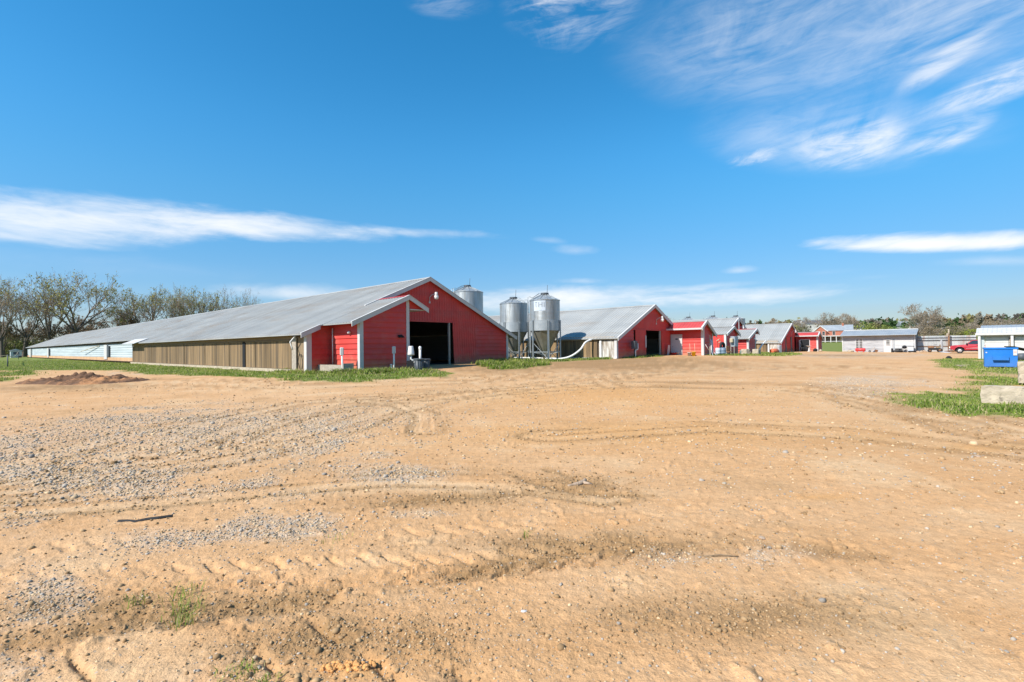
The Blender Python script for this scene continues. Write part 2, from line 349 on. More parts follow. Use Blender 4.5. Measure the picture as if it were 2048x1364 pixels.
def blobmask(key,x,y):
    o=np.zeros(x.shape)
    for bx,by,ra,rb,an in BLOB[key]:
        dx,dy=x-bx,y-by; s=math.sin(an); b=dy/s; a=dx-b*math.cos(an)
        m=(np.abs(a)<2.2*ra)&(np.abs(b)<2.2*rb)
        if m.any(): o[m]=np.maximum(o[m],np.exp(-((a[m]/ra)**2+(b[m]/rb)**2)*1.1))
    return o
def ground_fields(x,y):
    r=np.hypot(x,y)
    z=zbase(x,y)
    near=1-sstep(18,40,r)
    z=z+(fbm(x*.35,y*.35,3,5)-.5)*.05*(1-sstep(30,70,r))
    grav=blobmask('grav',x,y); mud=blobmask('mud',x,y); clay=blobmask('clay',x,y)
    n1=fbm(x*1.3,y*1.3,5,3); n2=fbm(x*4.,y*4.,4,8)
    grav=np.clip(grav*1.0+(n1-.5)*2.6*np.minimum(1,grav*1.6)+sstep(.60,.72,n1)*.30*(x<-1)*near,0,1)
    grav=np.clip(grav-.18,0,1)*.85
    fines=np.exp(-(((x+7.2)*.8+(y-9.5)*.55)/4.6)**2-(((y-9.8)*.8-(x+7.2)*.55)/2.9)**2)
    grav=np.maximum(grav,np.clip(fines*1.15*(.45+.9*(n1-.2)),0,1)*.75)
    mud=np.clip(mud*1.1+np.exp(-(((x-7)/11.)**2+((y-37)/7.)**2)*1.2)*.9*sstep(.35,.6,fbm(x*.55,y*.9,4,33))+(n2-.5)*1.4*np.minimum(1,mud*1.7),0,1)*.85
    clay=np.clip(clay*.9+(n1-.5)*.8*np.minimum(1,clay*2),0,1)
    # sweeping faint wheel marks
    lane=np.zeros_like(x)
    for k,w,dep in (('sw1',2.6,.03),('sw2',1.7,.035),('sw3',.5,.03),('sw4',2.0,.03),('sw5',1.0,.02),('sw6',1.4,.03),('sw7',1.0,.03),('tread1',.55,.03)):
        S,O=polyline(TRK[k],x,y); e=np.exp(-(O/w)**4)
        l1=fbm(S*.25,O*5.5,3,40); l2=fbm(S*1.2,O*14,3,41)
        z=z+e*((l1-.5)*dep*.9+(l2-.5)*dep*.9)
        for oc in (-.55,.55):   # the two wheel lines themselves, thin and broken
            t_=np.exp(-((O-oc*w+.05*np.sin(S*.8))/(.045+.004*r))**2)*sstep(.34,.5,fbm(S*.5+oc*9,S*0+oc,3,44))
            z=z-t_*.008; mud=np.maximum(mud,t_*.75)
        mud=np.maximum(mud,e*sstep(.50,.72,l1)*.55); lane=np.maximum(lane,e*sstep(.55,.30,l1))
    # muddy ruts with rough lumpy edges
    for k,w in (('mud1',.17),('mud2',.13),('mud3',.11),('mud3b',.07)):
        S,O=polyline(TRK[k],x,y); O=O+(fbm(S*2,S*0+3.3,3,21)-.5)*.12
        e=np.exp(-(O/w)**2); edge=np.exp(-((np.abs(O)-w*1.25)/(.4*w))**2)
        lump=fbm(x*13,y*13,3,51)
        pt_=.25+.75*sstep(.40,.62,fbm(S*.9+k.__len__(),S*0+.7,2,27)); e=e*pt_; edge=edge*pt_
        z=z-e*.014+edge*(.004+.035*np.clip(lump-.45,0,1))+e*(lump-.5)*.040+e*(fbm(S*1.5,O*30,2,9)-.5)*.03
        mud=np.maximum(mud,np.clip(e*1.15-(lump-.5)*.9-.08,0,1)*.9)
    for k,w in (('rut1',.035),('rut2',.09),('rut3',.018),('rut4',.025)):
        S,O=polyline(TRK[k],x,y); O=O+(fbm(S*5,S*0+1.3,3,23)-.5)*.05
        e=np.exp(-(O/w)**2); lump=fbm(x*16,y*16,3,53)
        z=z-e*.03*sstep(.3,.5,fbm(S*6,S*0,3,61))+e*(lump-.5)*.05
        mud=np.maximum(mud,e*.45)
    # tractor lugs: two rows of slanted bars left and right of the wheel line
    S,O=polyline(TRK['lug'],x,y)
    for off,sg in ((.0,1),(.0,-1)):
        a=np.abs(O)
        side=(np.sign(O)==sg)
        ph=(S*1.0+sg*.11*0+a*1.15+(.0 if sg>0 else .115))/.23
        wob=(fbm(x*7,y*7,3,71)-.5)*.5
        fr=(ph+wob)-np.floor(ph+wob)
        bar=sstep(0,.06,fr)*(1-sstep(.28,.50,fr))
        inside=sstep(.02,.05,a)*(1-sstep(.21,.27,a))*(.35+.65*sstep(.38,.58,fbm(S*1.1,O*2,3,15)))
        z=z-np.where(side,bar*inside*.020,0)
    # second pass of the same wheels, fainter
    S,O=polyline([(p[0]+.08,p[1]+.62) for p in TRK['lug']],x,y); a=np.abs(O)
    ph=(S+a*1.1)/.24+(fbm(x*6,y*6,3,72)-.5)*.6; fr=ph-np.floor(ph)
    z=z-sstep(0,.1,fr)*(1-sstep(.25,.5,fr))*(1-sstep(.16,.25,a))*.014*sstep(.4,.6,fbm(S*.9,O,3,16))
    # dug-up earth on the far left (its heap is an object of its own)
    dx,dy=x+21.6,y-26.2; q=np.exp(-((dx/3.6)**2+((dy+dx*.05)/1.25)**2)**1.5)
    lp=fbm(x*2.6,y*2.6,5,91)
    mud=np.maximum(mud,np.clip(q*1.5,0,1)*sstep(.36,.56,lp)); clay=np.maximum(clay,q*.7*(1-sstep(.36,.56,lp)))
    # spoil bank of red earth in front of the far houses and small mound by the barn door
    q=np.exp(-(((x+2.6)/1.6)**2+((y-34.2)/1.6)**2)); z=z+q*.10
    q=np.exp(-(((x-14)/5.)**2+((y-47)/1.8)**2)); z=z+q*.06
    # fine roughness of the surface
    fine=1-sstep(6,16,r)
    rough=fbm(x*26,y*26,4,101,.68)-.5; mid=fbm(x*6.5,y*6.5,4,103)-.5
    z=z+near*mid*.012*(1+1.2*grav)+fine*rough*(.011+.012*grav+.022*mud)
    cl=fbm(x*9,y*9,2,105); z=z+fine*np.clip(cl-.70,0,1)*.10*sstep(.45,.6,fbm(x*.8,y*.8,3,107))
    gr=grassmask(x,y)
    ground_fields.lane=lane
    return z,grav,mud,gr,clay
def build_ground():
    th=np.concatenate([np.arange(-52,52,.10),np.arange(52,308,2.5)])*math.pi/180
    k=700.
    s=np.arange(680,18,-1.15); r=803./s
    r=np.concatenate([[.25,.5,.8,1.0,1.15],r[r>1.2]])
    ext=[r[-1]]
    while ext[-1]<4000: ext.append(ext[-1]*1.035)
    r=np.concatenate([r,ext[1:]])
    RR,TT=np.meshgrid(r,th,indexing='ij')
    x=RR*np.sin(TT); y=RR*np.cos(TT); sh=x.shape
    z,g,m,gr,c=ground_fields(x.ravel(),y.ravel())
    nr,nt=sh; idx=np.arange(nr*nt).reshape(nr,nt); nx=np.roll(idx,-1,axis=1)
    f=np.stack([idx[:-1],idx[1:],nx[1:],nx[:-1]],axis=-1).reshape(-1,4)
    v=np.stack([x.ravel(),y.ravel(),z],axis=1)
    f=f[:,::1]
    cm=np.stack([g,m,gr,c],axis=1)
    lane=ground_fields.lane
    o=npmesh('ground',v,f,M['ground'],smooth=True,col=cm)
    a=o.data.attributes.new('lane','FLOAT','POINT'); a.data.foreach_set('value',lane.astype(np.float32))
    cap=MB(); cap.add([tuple(v[i]) for i in idx[0]],[tuple(range(nt-1,-1,-1))])
    o2=o
    tag(o,'tan dirt yard with tyre ruts, gravel and grass verges','ground',kind='structure')
    return o
def ground_mat():
    m,nt,b=newmat('dirt_yard'); L=nt.links.new
    at=N(nt,'ShaderNodeAttribute',attribute_name='mask'); sp=N(nt,'ShaderNodeSeparateColor'); L(at.outputs['Color'],sp.inputs[0])
    gm=N(nt,'ShaderNodeNewGeometry')
    def noise(sc,det=5.,ro=.6,vec=None):
        n=N(nt,'ShaderNodeTexNoise'); setin(n,Scale=sc,Detail=det,Roughness=ro); L(vec or gm.outputs['Position'],n.inputs['Vector']); return n.outputs['Fac']
    def rng_(src,a,b_,c=0.,d=1.):
        r=N(nt,'ShaderNodeMapRange'); setin(r,**{'From Min':a,'From Max':b_,'To Min':c,'To Max':d}); L(src,r.inputs[0]); return r.outputs[0]
    def mix(f,a,b_,bt='MIX'):
        x=N(nt,'ShaderNodeMix',data_type='RGBA',blend_type=bt)
        if isinstance(f,float): x.inputs[0].default_value=f
        else: L(f,x.inputs[0])
        for s_,i in ((a,6),(b_,7)):
            if isinstance(s_,tuple): x.inputs[i].default_value=(*s_,1)
            else: L(s_,x.inputs[i])
        return x.outputs[2]
    def math_(op,a,b_):
        x=N(nt,'ShaderNodeMath',operation=op)
        for s_,i in ((a,0),(b_,1)):
            if isinstance(s_,float): x.inputs[i].default_value=s_
            else: L(s_,x.inputs[i])
        return x.outputs[0]
    n_big=noise(.22,4); n_mid=noise(1.7,6); n_fin=noise(14,6,.65); n_gr=noise(70,3,.7)
    mp=N(nt,'ShaderNodeMapping'); setin(mp,Rotation=(0,0,R_(-38)),Scale=(.25,2.2,1)); L(gm.outputs['Position'],mp.inputs[0])
    n_str=noise(.9,6,.6,mp.outputs[0])
    col=mix(rng_(n_big,.35,.65),DIRT_A,DIRT_B)
    col=mix(rng_(n_str,.5,.72,0,.55),col,DIRT_C)
    col=mix(rng_(n_mid,.5,.72,0,.45),col,DIRT_D)
    la=N(nt,'ShaderNodeAttribute',attribute_name='lane'); col=mix(math_('MULTIPLY',la.outputs['Fac'],.6),col,PALE)
    n_pat=noise(.55,5,.62); col=mix(rng_(n_pat,.54,.70,0,.55),col,DAMP); col=mix(rng_(n_pat,.46,.32,0,.6),col,PALE)
    col=mix(math_('MULTIPLY',at.outputs['Alpha'],.6),col,CLAY)
    gcol=mix(rng_(n_gr,.38,.62),GRAV_A,GRAV_B)
    col=mix(math_('MULTIPLY',sp.outputs['Red'],rng_(n_fin,.36,.56,.12,.92)),col,gcol)
    col=mix(math_('MULTIPLY',sp.outputs['Green'],rng_(n_fin,.3,.6,.55,1.)),col,MUD)
    # specks: pale and dark grit
    vo=N(nt,'ShaderNodeTexVoronoi',feature='F1'); setin(vo,Scale=26.,Randomness=1.); L(gm.outputs['Position'],vo.inputs['Vector'])
    spk=math_('MULTIPLY',rng_(vo.outputs['Distance'],.22,.12),rng_(noise(3.,4),.40,.56))
    vc=N(nt,'ShaderNodeSeparateColor'); L(vo.outputs['Color'],vc.inputs[0])
    col=mix(math_('MULTIPLY',spk,.7),col,mix(vc.outputs['Red'],(.10,.08,.06),(.52,.45,.36)))
    col=mix(1.0,col,mix(rng_(n_fin,.25,.75),(.80,.80,.80),(1.18,1.18,1.18)),'MULTIPLY')
    col=mix(1.0,col,mix(rng_(n_gr,.3,.7),(.86,.86,.86),(1.13,1.13,1.13)),'MULTIPLY')
    gcol2=mix(rng_(n_mid,.3,.7),(.12,.165,.028),(.20,.22,.055))
    gcol2=mix(rng_(n_big,.52,.7,0,.6),gcol2,(.21,.17,.08))
    col=mix(sp.outputs['Blue'],col,gcol2)
    L(col,b.inputs['Base Color']); b.inputs['Roughness'].default_value=.95; b.inputs['Specular IOR Level'].default_value=.15
    h=math_('ADD',math_('MULTIPLY',n_fin,.6),math_('MULTIPLY',n_gr,.35))
    bp=N(nt,'ShaderNodeBump'); setin(bp,Strength=.8,Distance=.03); L(h,bp.inputs['Height']); L(bp.outputs[0],b.inputs['Normal'])
    return m
DIRT_A=(.545,.305,.138); DIRT_B=(.585,.35,.178); DIRT_C=(.515,.265,.105); DIRT_D=(.59,.385,.215)
PALE=(.63,.435,.25); DAMP=(.37,.215,.095)
CLAY=(.56,.285,.095); GRAV_A=(.38,.315,.245); GRAV_B=(.54,.445,.34); MUD=(.245,.145,.063)
M['ground']=ground_mat()
GROUND=build_ground()
def zg(x,y): return float(zbase(np.array([x]),np.array([y]))[0])
def roof_slope(name,mat_,parent,xe,ze,xr,zr,y0,y1,pitch=.30,thick=.07):
    # one slope from eave (xe,ze) up to ridge (xr,zr) between y0 and y1
    mb=MB(); k=(zr-ze)/(xr-xe)
    a,b=min(xe,xr),max(xe,xr)
    pt=lambda y,x,o:(x,y,ze+k*(x-xe)+o)
    relief(mb,[(y0,a),(y1,a),(y1,b),(y0,b)],pt,0,[(0,0,.70,0),(.70,0,.78,.028),(.78,.028,.90,.028),(.90,.028,1,0)],pitch,y0)
    t=thick
    mb.add([(a,y0,ze+k*(a-xe)-t),(b,y0,ze+k*(b-xe)-t),(b,y1,ze+k*(b-xe)-t),(a,y1,ze+k*(a-xe)-t)],[(0,1,2,3)])
    for x in (a,b):
        z=ze+k*(x-xe); mb.add([(x,y0,z-t),(x,y1,z-t),(x,y1,z),(x,y0,z)],[(0,1,2,3)])
    for y in (y0,y1):
        mb.add([(a,y,ze+k*(a-xe)-t),(b,y,ze+k*(b-xe)-t),(b,y,ze+k*(b-xe)),(a,y,ze+k*(a-xe))],[(0,1,2,3)])
    return mb.build(name,mat_,parent)
def barge(parent,xe,ze,xr,zr,y,h=.24,w=.05,ext=0.):
    mb=MB()
    pts=[(xe,ze+.03),(xr,zr+.03),(xr,zr+.03-h),(xe,ze+.03-h)]
    mb.prism(pts,lambda a,b,t:(a,y-t,b),0,w)
    # small turned top flange
    mb.prism([(xe,ze+.035),(xr,zr+.035),(xr,zr+.06),(xe,ze+.06)],lambda a,b,t:(a,y-t,b),-.10,w+.02)
    return mb.build('barge_board',M['white'],parent)
def wall_front(name,mat_,parent,polys,y,kind='lap',pitch=.31,back=True):
    mb=MB(); pt=lambda a,b,o:(a,y-o,b)
    for P in polys:
        if kind=='lap': relief(mb,P,pt,1,LAP,pitch)
        else: relief(mb,P,pt,0,RIB,pitch)
        if back: mb.add([(a,y+.06,b) for a,b in P],[tuple(range(len(P)))])
    return mb.build(name,mat_,parent)
def wall_side(name,mat_,parent,polys,x,sgn=-1,kind='lap',pitch=.31):
    mb=MB(); pt=lambda a,b,o:(x+sgn*o,a,b)
    for P in polys:
        if kind=='lap': relief(mb,P,pt,1,LAP,pitch)
        else: relief(mb,P,pt,0,RIB,pitch)
        mb.add([(x-sgn*.06,a,b) for a,b in P],[tuple(range(len(P)))])
    return mb.build(name,mat_,parent)
def post(name,mat_,parent,x,y,z0,z1,w=.16,d=.16): return MB().box(x-w/2,x+w/2,y-d/2,y+d/2,z0,z1).build(name,mat_,parent)
def wall_lamp(parent,x,y,z,s=1.):
    a=MB().tube([(x,y,z-.45*s),(x,y-.05,z-.1*s),(x+.06,y-.25*s,z+.06*s),(x+.14,y-.48*s,z+.12*s)],.025*s,6)
    a.box(x-.06,x+.06,y-.04,y,z-.55*s,z-.40*s)
    a.lathe([(.02,.42),(.10,.40),(.11,.24),(.16,.16)],14,(x+.20,y-.52*s,z-.18))
    o=a.build('wall_lamp',M['white'],parent)
    MB().lathe([(.15,.16),(.17,.08),(.15,-.06),(.08,-.12),(.01,-.13)],14,(x+.20,y-.52*s,z-.18)).build('globe',M['globe'],o)
def pads(parent,x,spans,z0,z1):
    for a,b in spans:
        mb=MB(); pt=lambda p,q,o:(x-o,p,q)
        relief(mb,[(a,z0),(b,z0),(b,z1),(a,z1)],pt,0,[(0,0,.5,.012),(.5,.012,1,0)],.16,a)
        mb.add([(x+.12,a,z0),(x+.12,b,z0),(x+.12,b,z1),(x+.12,a,z1)],[(0,1,2,3)])
        mb.build('cooling_pad',M['pad'],parent)
        fr=MB(); fr.box(x-.03,x+.05,a-.03,a-.002,z0-.02,z1+.06); fr.box(x-.06,x+.05,a-.002,b-.045,z1+.002,z1+.06)
        fr.build('pad_frame',M['wood'],parent)
def annex(parent,x0,x1,d,peak,lt,rt,matL,matR,wallkind='lap',back=0.,base=-.5,trimL=True,frontlap=True,ribbedL=None,rback=0.,fascia=False):
    yf=-d; kL=(peak[1]-lt[1])/(peak[0]-lt[0]); kR=(peak[1]-rt[1])/(peak[0]-rt[0])
    zl=lt[1]+kL*(x0-lt[0])-.09; zr=(rt[1]+kR*(x1-rt[0]) if x1>peak[0] else lt[1]+kL*(x1-lt[0]))-.09
    P=[(x0,base),(x1,base),(x1,zr)]+([(peak[0],peak[1]-.09)] if x1>peak[0]+.05 else [])+[(x0,zl)]
    wall_front('annex_wall',M['red'],parent,[P],yf)
    wall_side('annex_wall',M['red'],parent,[[(yf,base),(back,base),(back,zl),(yf,zl)]],x0,-1,ribbedL or 'lap',.31 if not ribbedL else .26)
    wall_side('annex_wall',M['red'],parent,[[(yf,base),(back,base),(back,zr),(yf,zr)]],x1,1)
    post('corner_trim',M['white'],parent,x0+.055,yf+.055,base,zl-.01,.24,.24)
    post('corner_trim',M['white'],parent,x1-.055,yf+.055,base,zr-.01,.22,.22)
    oh=.24
    roof_slope('annex_roof',matL,parent,lt[0],lt[1],peak[0],peak[1],yf-oh,back+rback)
    if fascia: MB().box(lt[0]-.05,lt[0]-.003,yf-oh,back,lt[1]-.14,lt[1]+.02).build('fascia_board',M['white'],parent)
    roof_slope('annex_roof',matR,parent,rt[0],rt[1],peak[0],peak[1],yf-oh,back)
    MB().prism([(peak[0]-.14,peak[1]+.02-.14*kL+.02),(peak[0],peak[1]+.05),(peak[0]+.14,peak[1]+.02+.14*kR+.02),(peak[0],peak[1]+.02)],lambda a,b,t:(a,t,b),yf-oh,back).build('ridge_cap',matR,parent)
    barge(parent,lt[0],lt[1],peak[0]-.005,peak[1],yf-oh,.26); barge(parent,rt[0],rt[1],peak[0]+.005,peak[1],yf-oh,.26)
    return zl,zr
def barn(name,label,u,v,z,L,H,xl,xr,lt,rt,hdr,lowL,lowR,opening,panels,base=-.6,ext=None,whitewall=None,pad=None,lampat=None,ribp=.23,bsplit=None):
    x,y=PV(u,v)
    b=thing(name,label,'poultry barn',(x,y,z),ROTB,'long low poultry barns in a row')
    kL=(H-lt[1])/(0-lt[0]); kR=(H-rt[1])/(0-rt[0])
    zL=lambda X:lt[1]+kL*(X-lt[0])-.09; zR=lambda X:rt[1]+kR*(X-rt[0])-.09
    xa=lt[0]+(hdr+.09-lt[1])/kL; xb=rt[0]+(hdr+.09-rt[1])/kR
    wall_front('gable_wall',M['red'],b,[[(xa,hdr),(xb,hdr),(0,H-.09)]],-.03,'rib',ribp)
    P=[(xl,base),(lowL,base),(lowL,hdr),(xa,hdr),(xl,zL(xl))]
    wall_front('gable_siding',M['red'],b,[P],0.)
    P=[(lowR,base),(xr,base),(xr,zR(xr)),(xb,hdr),(lowR,hdr)]
    wall_front('gable_siding',M['red'],b,[P],0.)
    MB().box(xa+.1,xb-.1,-.075,-.032,hdr-.07,hdr+.02).build('door_track',M['red'],b)
    for (p0,p1,pb,tilt) in panels:
        mb=MB(); pt=lambda A,B,o:(A+tilt*(hdr-B),-.10-o,B)
        relief(mb,[(p0,pb),(p1,pb),(p1,hdr-.03),(p0,hdr-.03)],pt,0,RIB,ribp)
        mb.add([(p0+tilt*(hdr-pb),-.06,pb),(p1+tilt*(hdr-pb),-.06,pb),(p1,-.06,hdr-.03),(p0,-.06,hdr-.03)],[(0,1,2,3)])
        mb.add([(p0+tilt*(hdr-pb),-.06,pb),(p0+tilt*(hdr-pb),-.10,pb),(p0,-.10,hdr-.03),(p0,-.06,hdr-.03)],[(0,1,2,3)])
        mb.add([(p1+tilt*(hdr-pb),-.06,pb),(p1+tilt*(hdr-pb),-.10,pb),(p1,-.10,hdr-.03),(p1,-.06,hdr-.03)],[(0,1,2,3)])
        mb.build('sliding_door',M['red'],b)
    if opening:
        o0,o1=opening
        post('door_jamb',M['greywood'],b,o1+.06,-.0,base,hdr-.08,.12,.14)
        post('door_jamb',M['greywood'],b,o0-.06,-.0,base,hdr-.08,.12,.14)
    # roofs
    if ext:
        ye,xi=ext; zi=lt[1]+kL*(xi-lt[0])
        roof_slope('roof',M['roof'],b,lt[0],lt[1],0,H,-.28,ye); roof_slope('roof',M['roof'],b,xi,zi,0,H,ye,L)
    else: roof_slope('roof',M['roof'],b,lt[0],lt[1],0,H,-.28,L)
    roof_slope('roof',M['roof'],b,rt[0],rt[1],0,H,-.28,L)
    MB().prism([(-.22,H+.03-.22*kL),(0,H+.06),(.22,H+.03+.22*kR),(0,H+.015)],lambda A,B,t:(A,t,B),-.30,L).build('ridge_cap',M['roof'],b)
    for x0,x1 in (bsplit or ((lt[0],0.),)): barge(b,x0,lt[1]+kL*(x0-lt[0]),x1-.005,lt[1]+kL*(x1-lt[0]),-.28,.27)
    barge(b,rt[0],rt[1],.005,H,-.28,.27)
    post('corner_trim',M['white'],b,xr-.05,.05,base,zR(xr)-.02,.22,.22)
    # far gable and right side wall
    MB().add([(xl+1.1,L-.4,base),(xr,L-.4,base),(xr,L-.4,zR(xr)),(0,L-.4,H-.1),(xl+1.1,L-.4,zL(xl+1.1))],[(0,1,2,3,4)]).build('end_wall',M['red'],b)
    wall_side('side_wall',M['curtain'],b,[[(0.05,base),(L-.4,base),(L-.4,zR(xr)),(.05,zR(xr))]],xr,1,'lap',.4)
    MB().add([(xl+.3,.3,.04),(xr-.3,.3,.04),(xr-.3,L-1,.04),(xl+.3,L-1,.04)],[(0,1,2,3)]).build('floor',M['dirtin'],b)
    if lampat: wall_lamp(b,*lampat)
    return b,zL,zR
# ================================================================ first barn
B1,zL,zR=barn('poultry_barn','nearest long poultry barn with red gable, open doorway and brown cooling pads',28.5,22.96,.33,167.,6.27,-8.95,8.45,(-9.48,2.15),(9.36,2.06),3.17,-2.6,4.55,(-2.45,1.92),[(2.25,4.62,-.12,.045)],ext=(41.8,-8.45),lampat=(.12,-.05,5.0),bsplit=((-9.48,-8.30),(-5.3,0.)))
MB().box(-9.07,-8.75,-.11,.2,-.6,2.28).build('corner_trim',M['white'],B1)
annex(B1,-7.45,-4.12,3.2,(-4.2,4.44),(-8.12,2.72),(-2.72,3.68),M['roof'],M['redroof'],rback=-.285)
# boxed overhang beside the annex
MB().prism([(-4.0,4.28),(-2.85,3.66),(-4.0,3.66)],lambda a,b,t:(a,-3.2+t,b),0,3.1).build('overhang_panel',M['red'],B1)
MB().box(-4.0,-2.84,-3.26,-.05,3.60,3.655).build('overhang_trim',M['white'],B1)
# lamp and switch box on the annex front
fl=MB(); fl.box(-4.92,-4.60,-3.30,-3.235,1.98,2.06); fl.lathe([(.11,0),(.09,.07),(.03,.12)],12,(-4.85,-3.36,1.88)); fl.lathe([(.11,0),(.09,.07),(.03,.12)],12,(-4.66,-3.38,1.88)); fl.build('wall_lamp',M['dark'],B1)
wl=MB(); wl.lathe([(.09,-.05),(.10,0),(.09,.06),(.04,.1)],12,(-7.55,-2.2,2.18)); wl.build('wall_lamp',M['globe'],B1)
# pipe down the annex's inner corner
MB().tube([(-7.56,-.35,2.5),(-7.56,-.35,.35)],.035,8).build('down_pipe',M['pvc'],B1)
# long cooling pad wall
pads(B1,-9.0,[(1.75,7.35),(7.45,9.0),(9.55,12.1),(12.2,17.4),(17.5,22.7),(22.8,28.0),(28.1,33.4),(33.5,41.6)],.06,1.78)
MB().box(-9.02,-8.9,1.7,41.7,1.86,2.22).build('pad_header',M['wood'],B1)
MB().box(-9.16,-8.86,.9,41.9,-.6,.04).build('pad_sill',M['conc'],B1)
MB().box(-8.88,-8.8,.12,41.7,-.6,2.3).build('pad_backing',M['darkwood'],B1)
MB().box(-9.05,-8.9,9.05,9.5,.06,1.78).build('pad_gap_shade',M['dark'],B1)  # black strip painted as the shade in the gap between two pads
MB().box(-9.10,-9.02,1.15,1.70,-.3,1.95).build('pad_end_post',M['greywood'],B1)
MB().box(-9.0,-8.9,.15,1.1,-.3,2.0).build('plank_panel',M['wood'],B1)
MB().tube([(-9.1,1.0,2.0),(-9.35,.7,2.02),(-9.42,1.2,1.7),(-9.42,.9,1.25)],.045,8).build('bent_pipe',M['pvc'],B1)
MB().tube([(-9.08,.4,.1),(-9.12,.25,.5),(-9.1,.45,.95),(-9.1,.75,.95),(-9.12,.85,.5),(-9.1,.6,.05)],.02,6).build('hose_loop',M['dark'],B1)
rp=MB(); rp.prism([(-9.85,2.07),(-8.6,2.60),(-8.6,2.64),(-9.85,2.11)],lambda a,b,t:(a,t,b),36.6,42.3); rp.build('roof_patch',M['white'],B1)
# white curtain wall behind
wall_side('curtain_wall',M['curtain'],B1,[[(41.85,.48),(166.5,.48),(166.5,2.25),(41.85,2.25)]],-8.0,-1,'lap',.29)
MB().box(-8.12,-7.9,41.85,166.6,-.6,.47).build('foundation',M['found'],B1)
MB().box(-8.06,-7.9,41.85,166.6,2.26,2.45).build('eave_shade_strip',M['darkwood'],B1)  # dark strip drawn as the shaded gap between curtain and eave
for yy in (60.2,121.0):
    MB().box(-8.22,-8.06,yy,yy+2.0,.2,2.2).build('vent_box',M['white'],B1)
    MB().box(-8.24,-8.06,yy-1.3,yy-.02,.55,2.0).build('vent_shade_slab',M['darkgrey'],B1)  # flush dark grey slab standing in for the shaded vent recess
MB().box(-8.35,-8.04,155.,158.,.1,2.2).build('end_post',M['white'],B1)
MB().tube([(-8.15,66,2.15),(-8.6,78,1.3)],.05,6).build('brace_pole',M['cable'],B1)
# red bell drinkers just inside the door
for i,(dx,dz) in enumerate(((-1.6,2.05),(-.75,2.0),(.1,2.0))):
    t=MB().lathe([(.02,.34),(.06,.30),(.09,.12),(.20,.0),(.20,-.03),(.02,-.03)],14); t.tube([(0,0,.34),(0,0,1.9)],.012,5)
    o=t.build('bell_drinker',M['redplas']); o.parent=None
    w=PV(28.5+4.5,22.96+dx); o.location=(w[0],w[1],dz+.25)
    tag(o,['red hanging bell drinker in the dark doorway, nearest the annex','red hanging bell drinker in the dark doorway, middle of the three','red hanging bell drinker in the dark doorway, nearest the sliding door'][i],'drinker','bell drinkers inside the nearest barn')
# ================================================================ second barn
def small_barn(label,u,v,z,H,hw,annexes,gap,panels,opening,hdr=2.5,L=150.):
    lt=(-hw-.24,H-.447*(hw+.24)); rt=(hw+.24,lt[1])
    b,zl_,zr_=barn('poultry_barn',label,u,v,z,L,H,-hw,hw,lt,rt,hdr,gap,3.5,opening,panels,lampat=(.65,-.05,H-1.25))
    post('corner_trim',M['white'],b,-hw+.05,.05,-.6,zl_(-hw)-.02,.24,.24)
    sp=[(1.9,4.3),(4.4,6.9)]+[(7.0+2.6*i,9.5+2.6*i) for i in range(9)]
    pads(b,-hw,sp,.06,1.5)
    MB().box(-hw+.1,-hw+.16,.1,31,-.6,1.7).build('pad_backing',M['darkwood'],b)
    MB().box(-hw-.04,-hw+.08,.2,31,1.55,1.85).build('pad_header',M['greywood'],b)
    MB().box(-hw-.18,-hw+.1,-.1,31,-.6,.04).build('pad_sill',M['white'],b)
    MB().box(-hw-.02,-hw+.08,.2,1.35,-.1,1.5).build('stained_panel',M['stain'],b)
    MB().box(-hw-.08,-hw+.03,1.42,1.62,-.1,1.52).build('pad_end_post',M['pvc'],b)
    wall_side('curtain_wall',M['curtain'],b,[[(31,-.3),(L-.5,-.3),(L-.5,1.85),(31,1.85)]],-hw+.3,-1,'lap',.29)
    for A in annexes: annex(b,**A)
    return b
B2=small_barn('second long poultry barn behind twin silos with white annex door and open doorway',21.5,44.05,.5,4.81,6.72,
  [dict(x0=3.75,x1=6.15,d=3.3,peak=(4.15,3.32),lt=(2.88,2.62),rt=(6.65,1.95),matL=M['redroof'],matR=M['roof'],fascia=True)],-3.75,
  [(-3.55,-1.55,.05,.0),(1.55,3.45,.0,.03)],(-1.5,1.42))
def plain_door(parent,x,y0,y1,z0,z1,leaf=True):
    # doorway in a wall that faces -x
    f=MB(); f.box(x-.10,x-.02,y0-.10,y0,z0,z1+.1); f.box(x-.10,x-.02,y1,y1+.10,z0,z1+.1); f.box(x-.10,x-.02,y0,y1,z1,z1+.1)
    fr=f.build('door_frame',M['white'],parent)
    if leaf:
        d=MB().box(x-.075,x-.032,y0+.01,y1-.01,z0,z1-.01).build('door',M['white'],parent)
        MB().box(x-.09,x-.076,y0+.35,y0+.58,z1-.42,z1-.30).build('door_plate',M['darkgrey'],d)
        MB().lathe([(.03,-.03),(.035,0),(.03,.03)],8,(x-.11,y1-.1,z0+.95)).build('handle',M['chrome'],d)
plain_door(B2,3.75,-1.18,-.22,-.05,1.98)
# ================================================================ third barn
B3=small_barn('third long poultry barn with two red annexes in front of its gable',22.75,71.9,.25,4.85,7.0,
  [dict(x0=-11.4,x1=-7.3,d=2.35,peak=(-9.0,3.4),lt=(-11.5,2.52),rt=(-6.8,2.4),matL=M['roof'],matR=M['roof'],back=4.,ribbedL='rib'),
   dict(x0=-4.35,x1=-1.5,d=2.75,peak=(-1.4,3.24),lt=(-4.85,1.98),rt=(-.5,2.66),matL=M['roof'],matR=M['redroof'])],-3.4,[(-3.2,-1.2,0,.03),(1.2,3.2,0,0)],(-1.1,1.1))
lm=MB().lathe([(.1,-.06),(.12,.0),(.1,.08),(.03,.12)],10,(-2.2,-2.86,1.95)); lm.build('wall_lamp',M['globe'],B3)
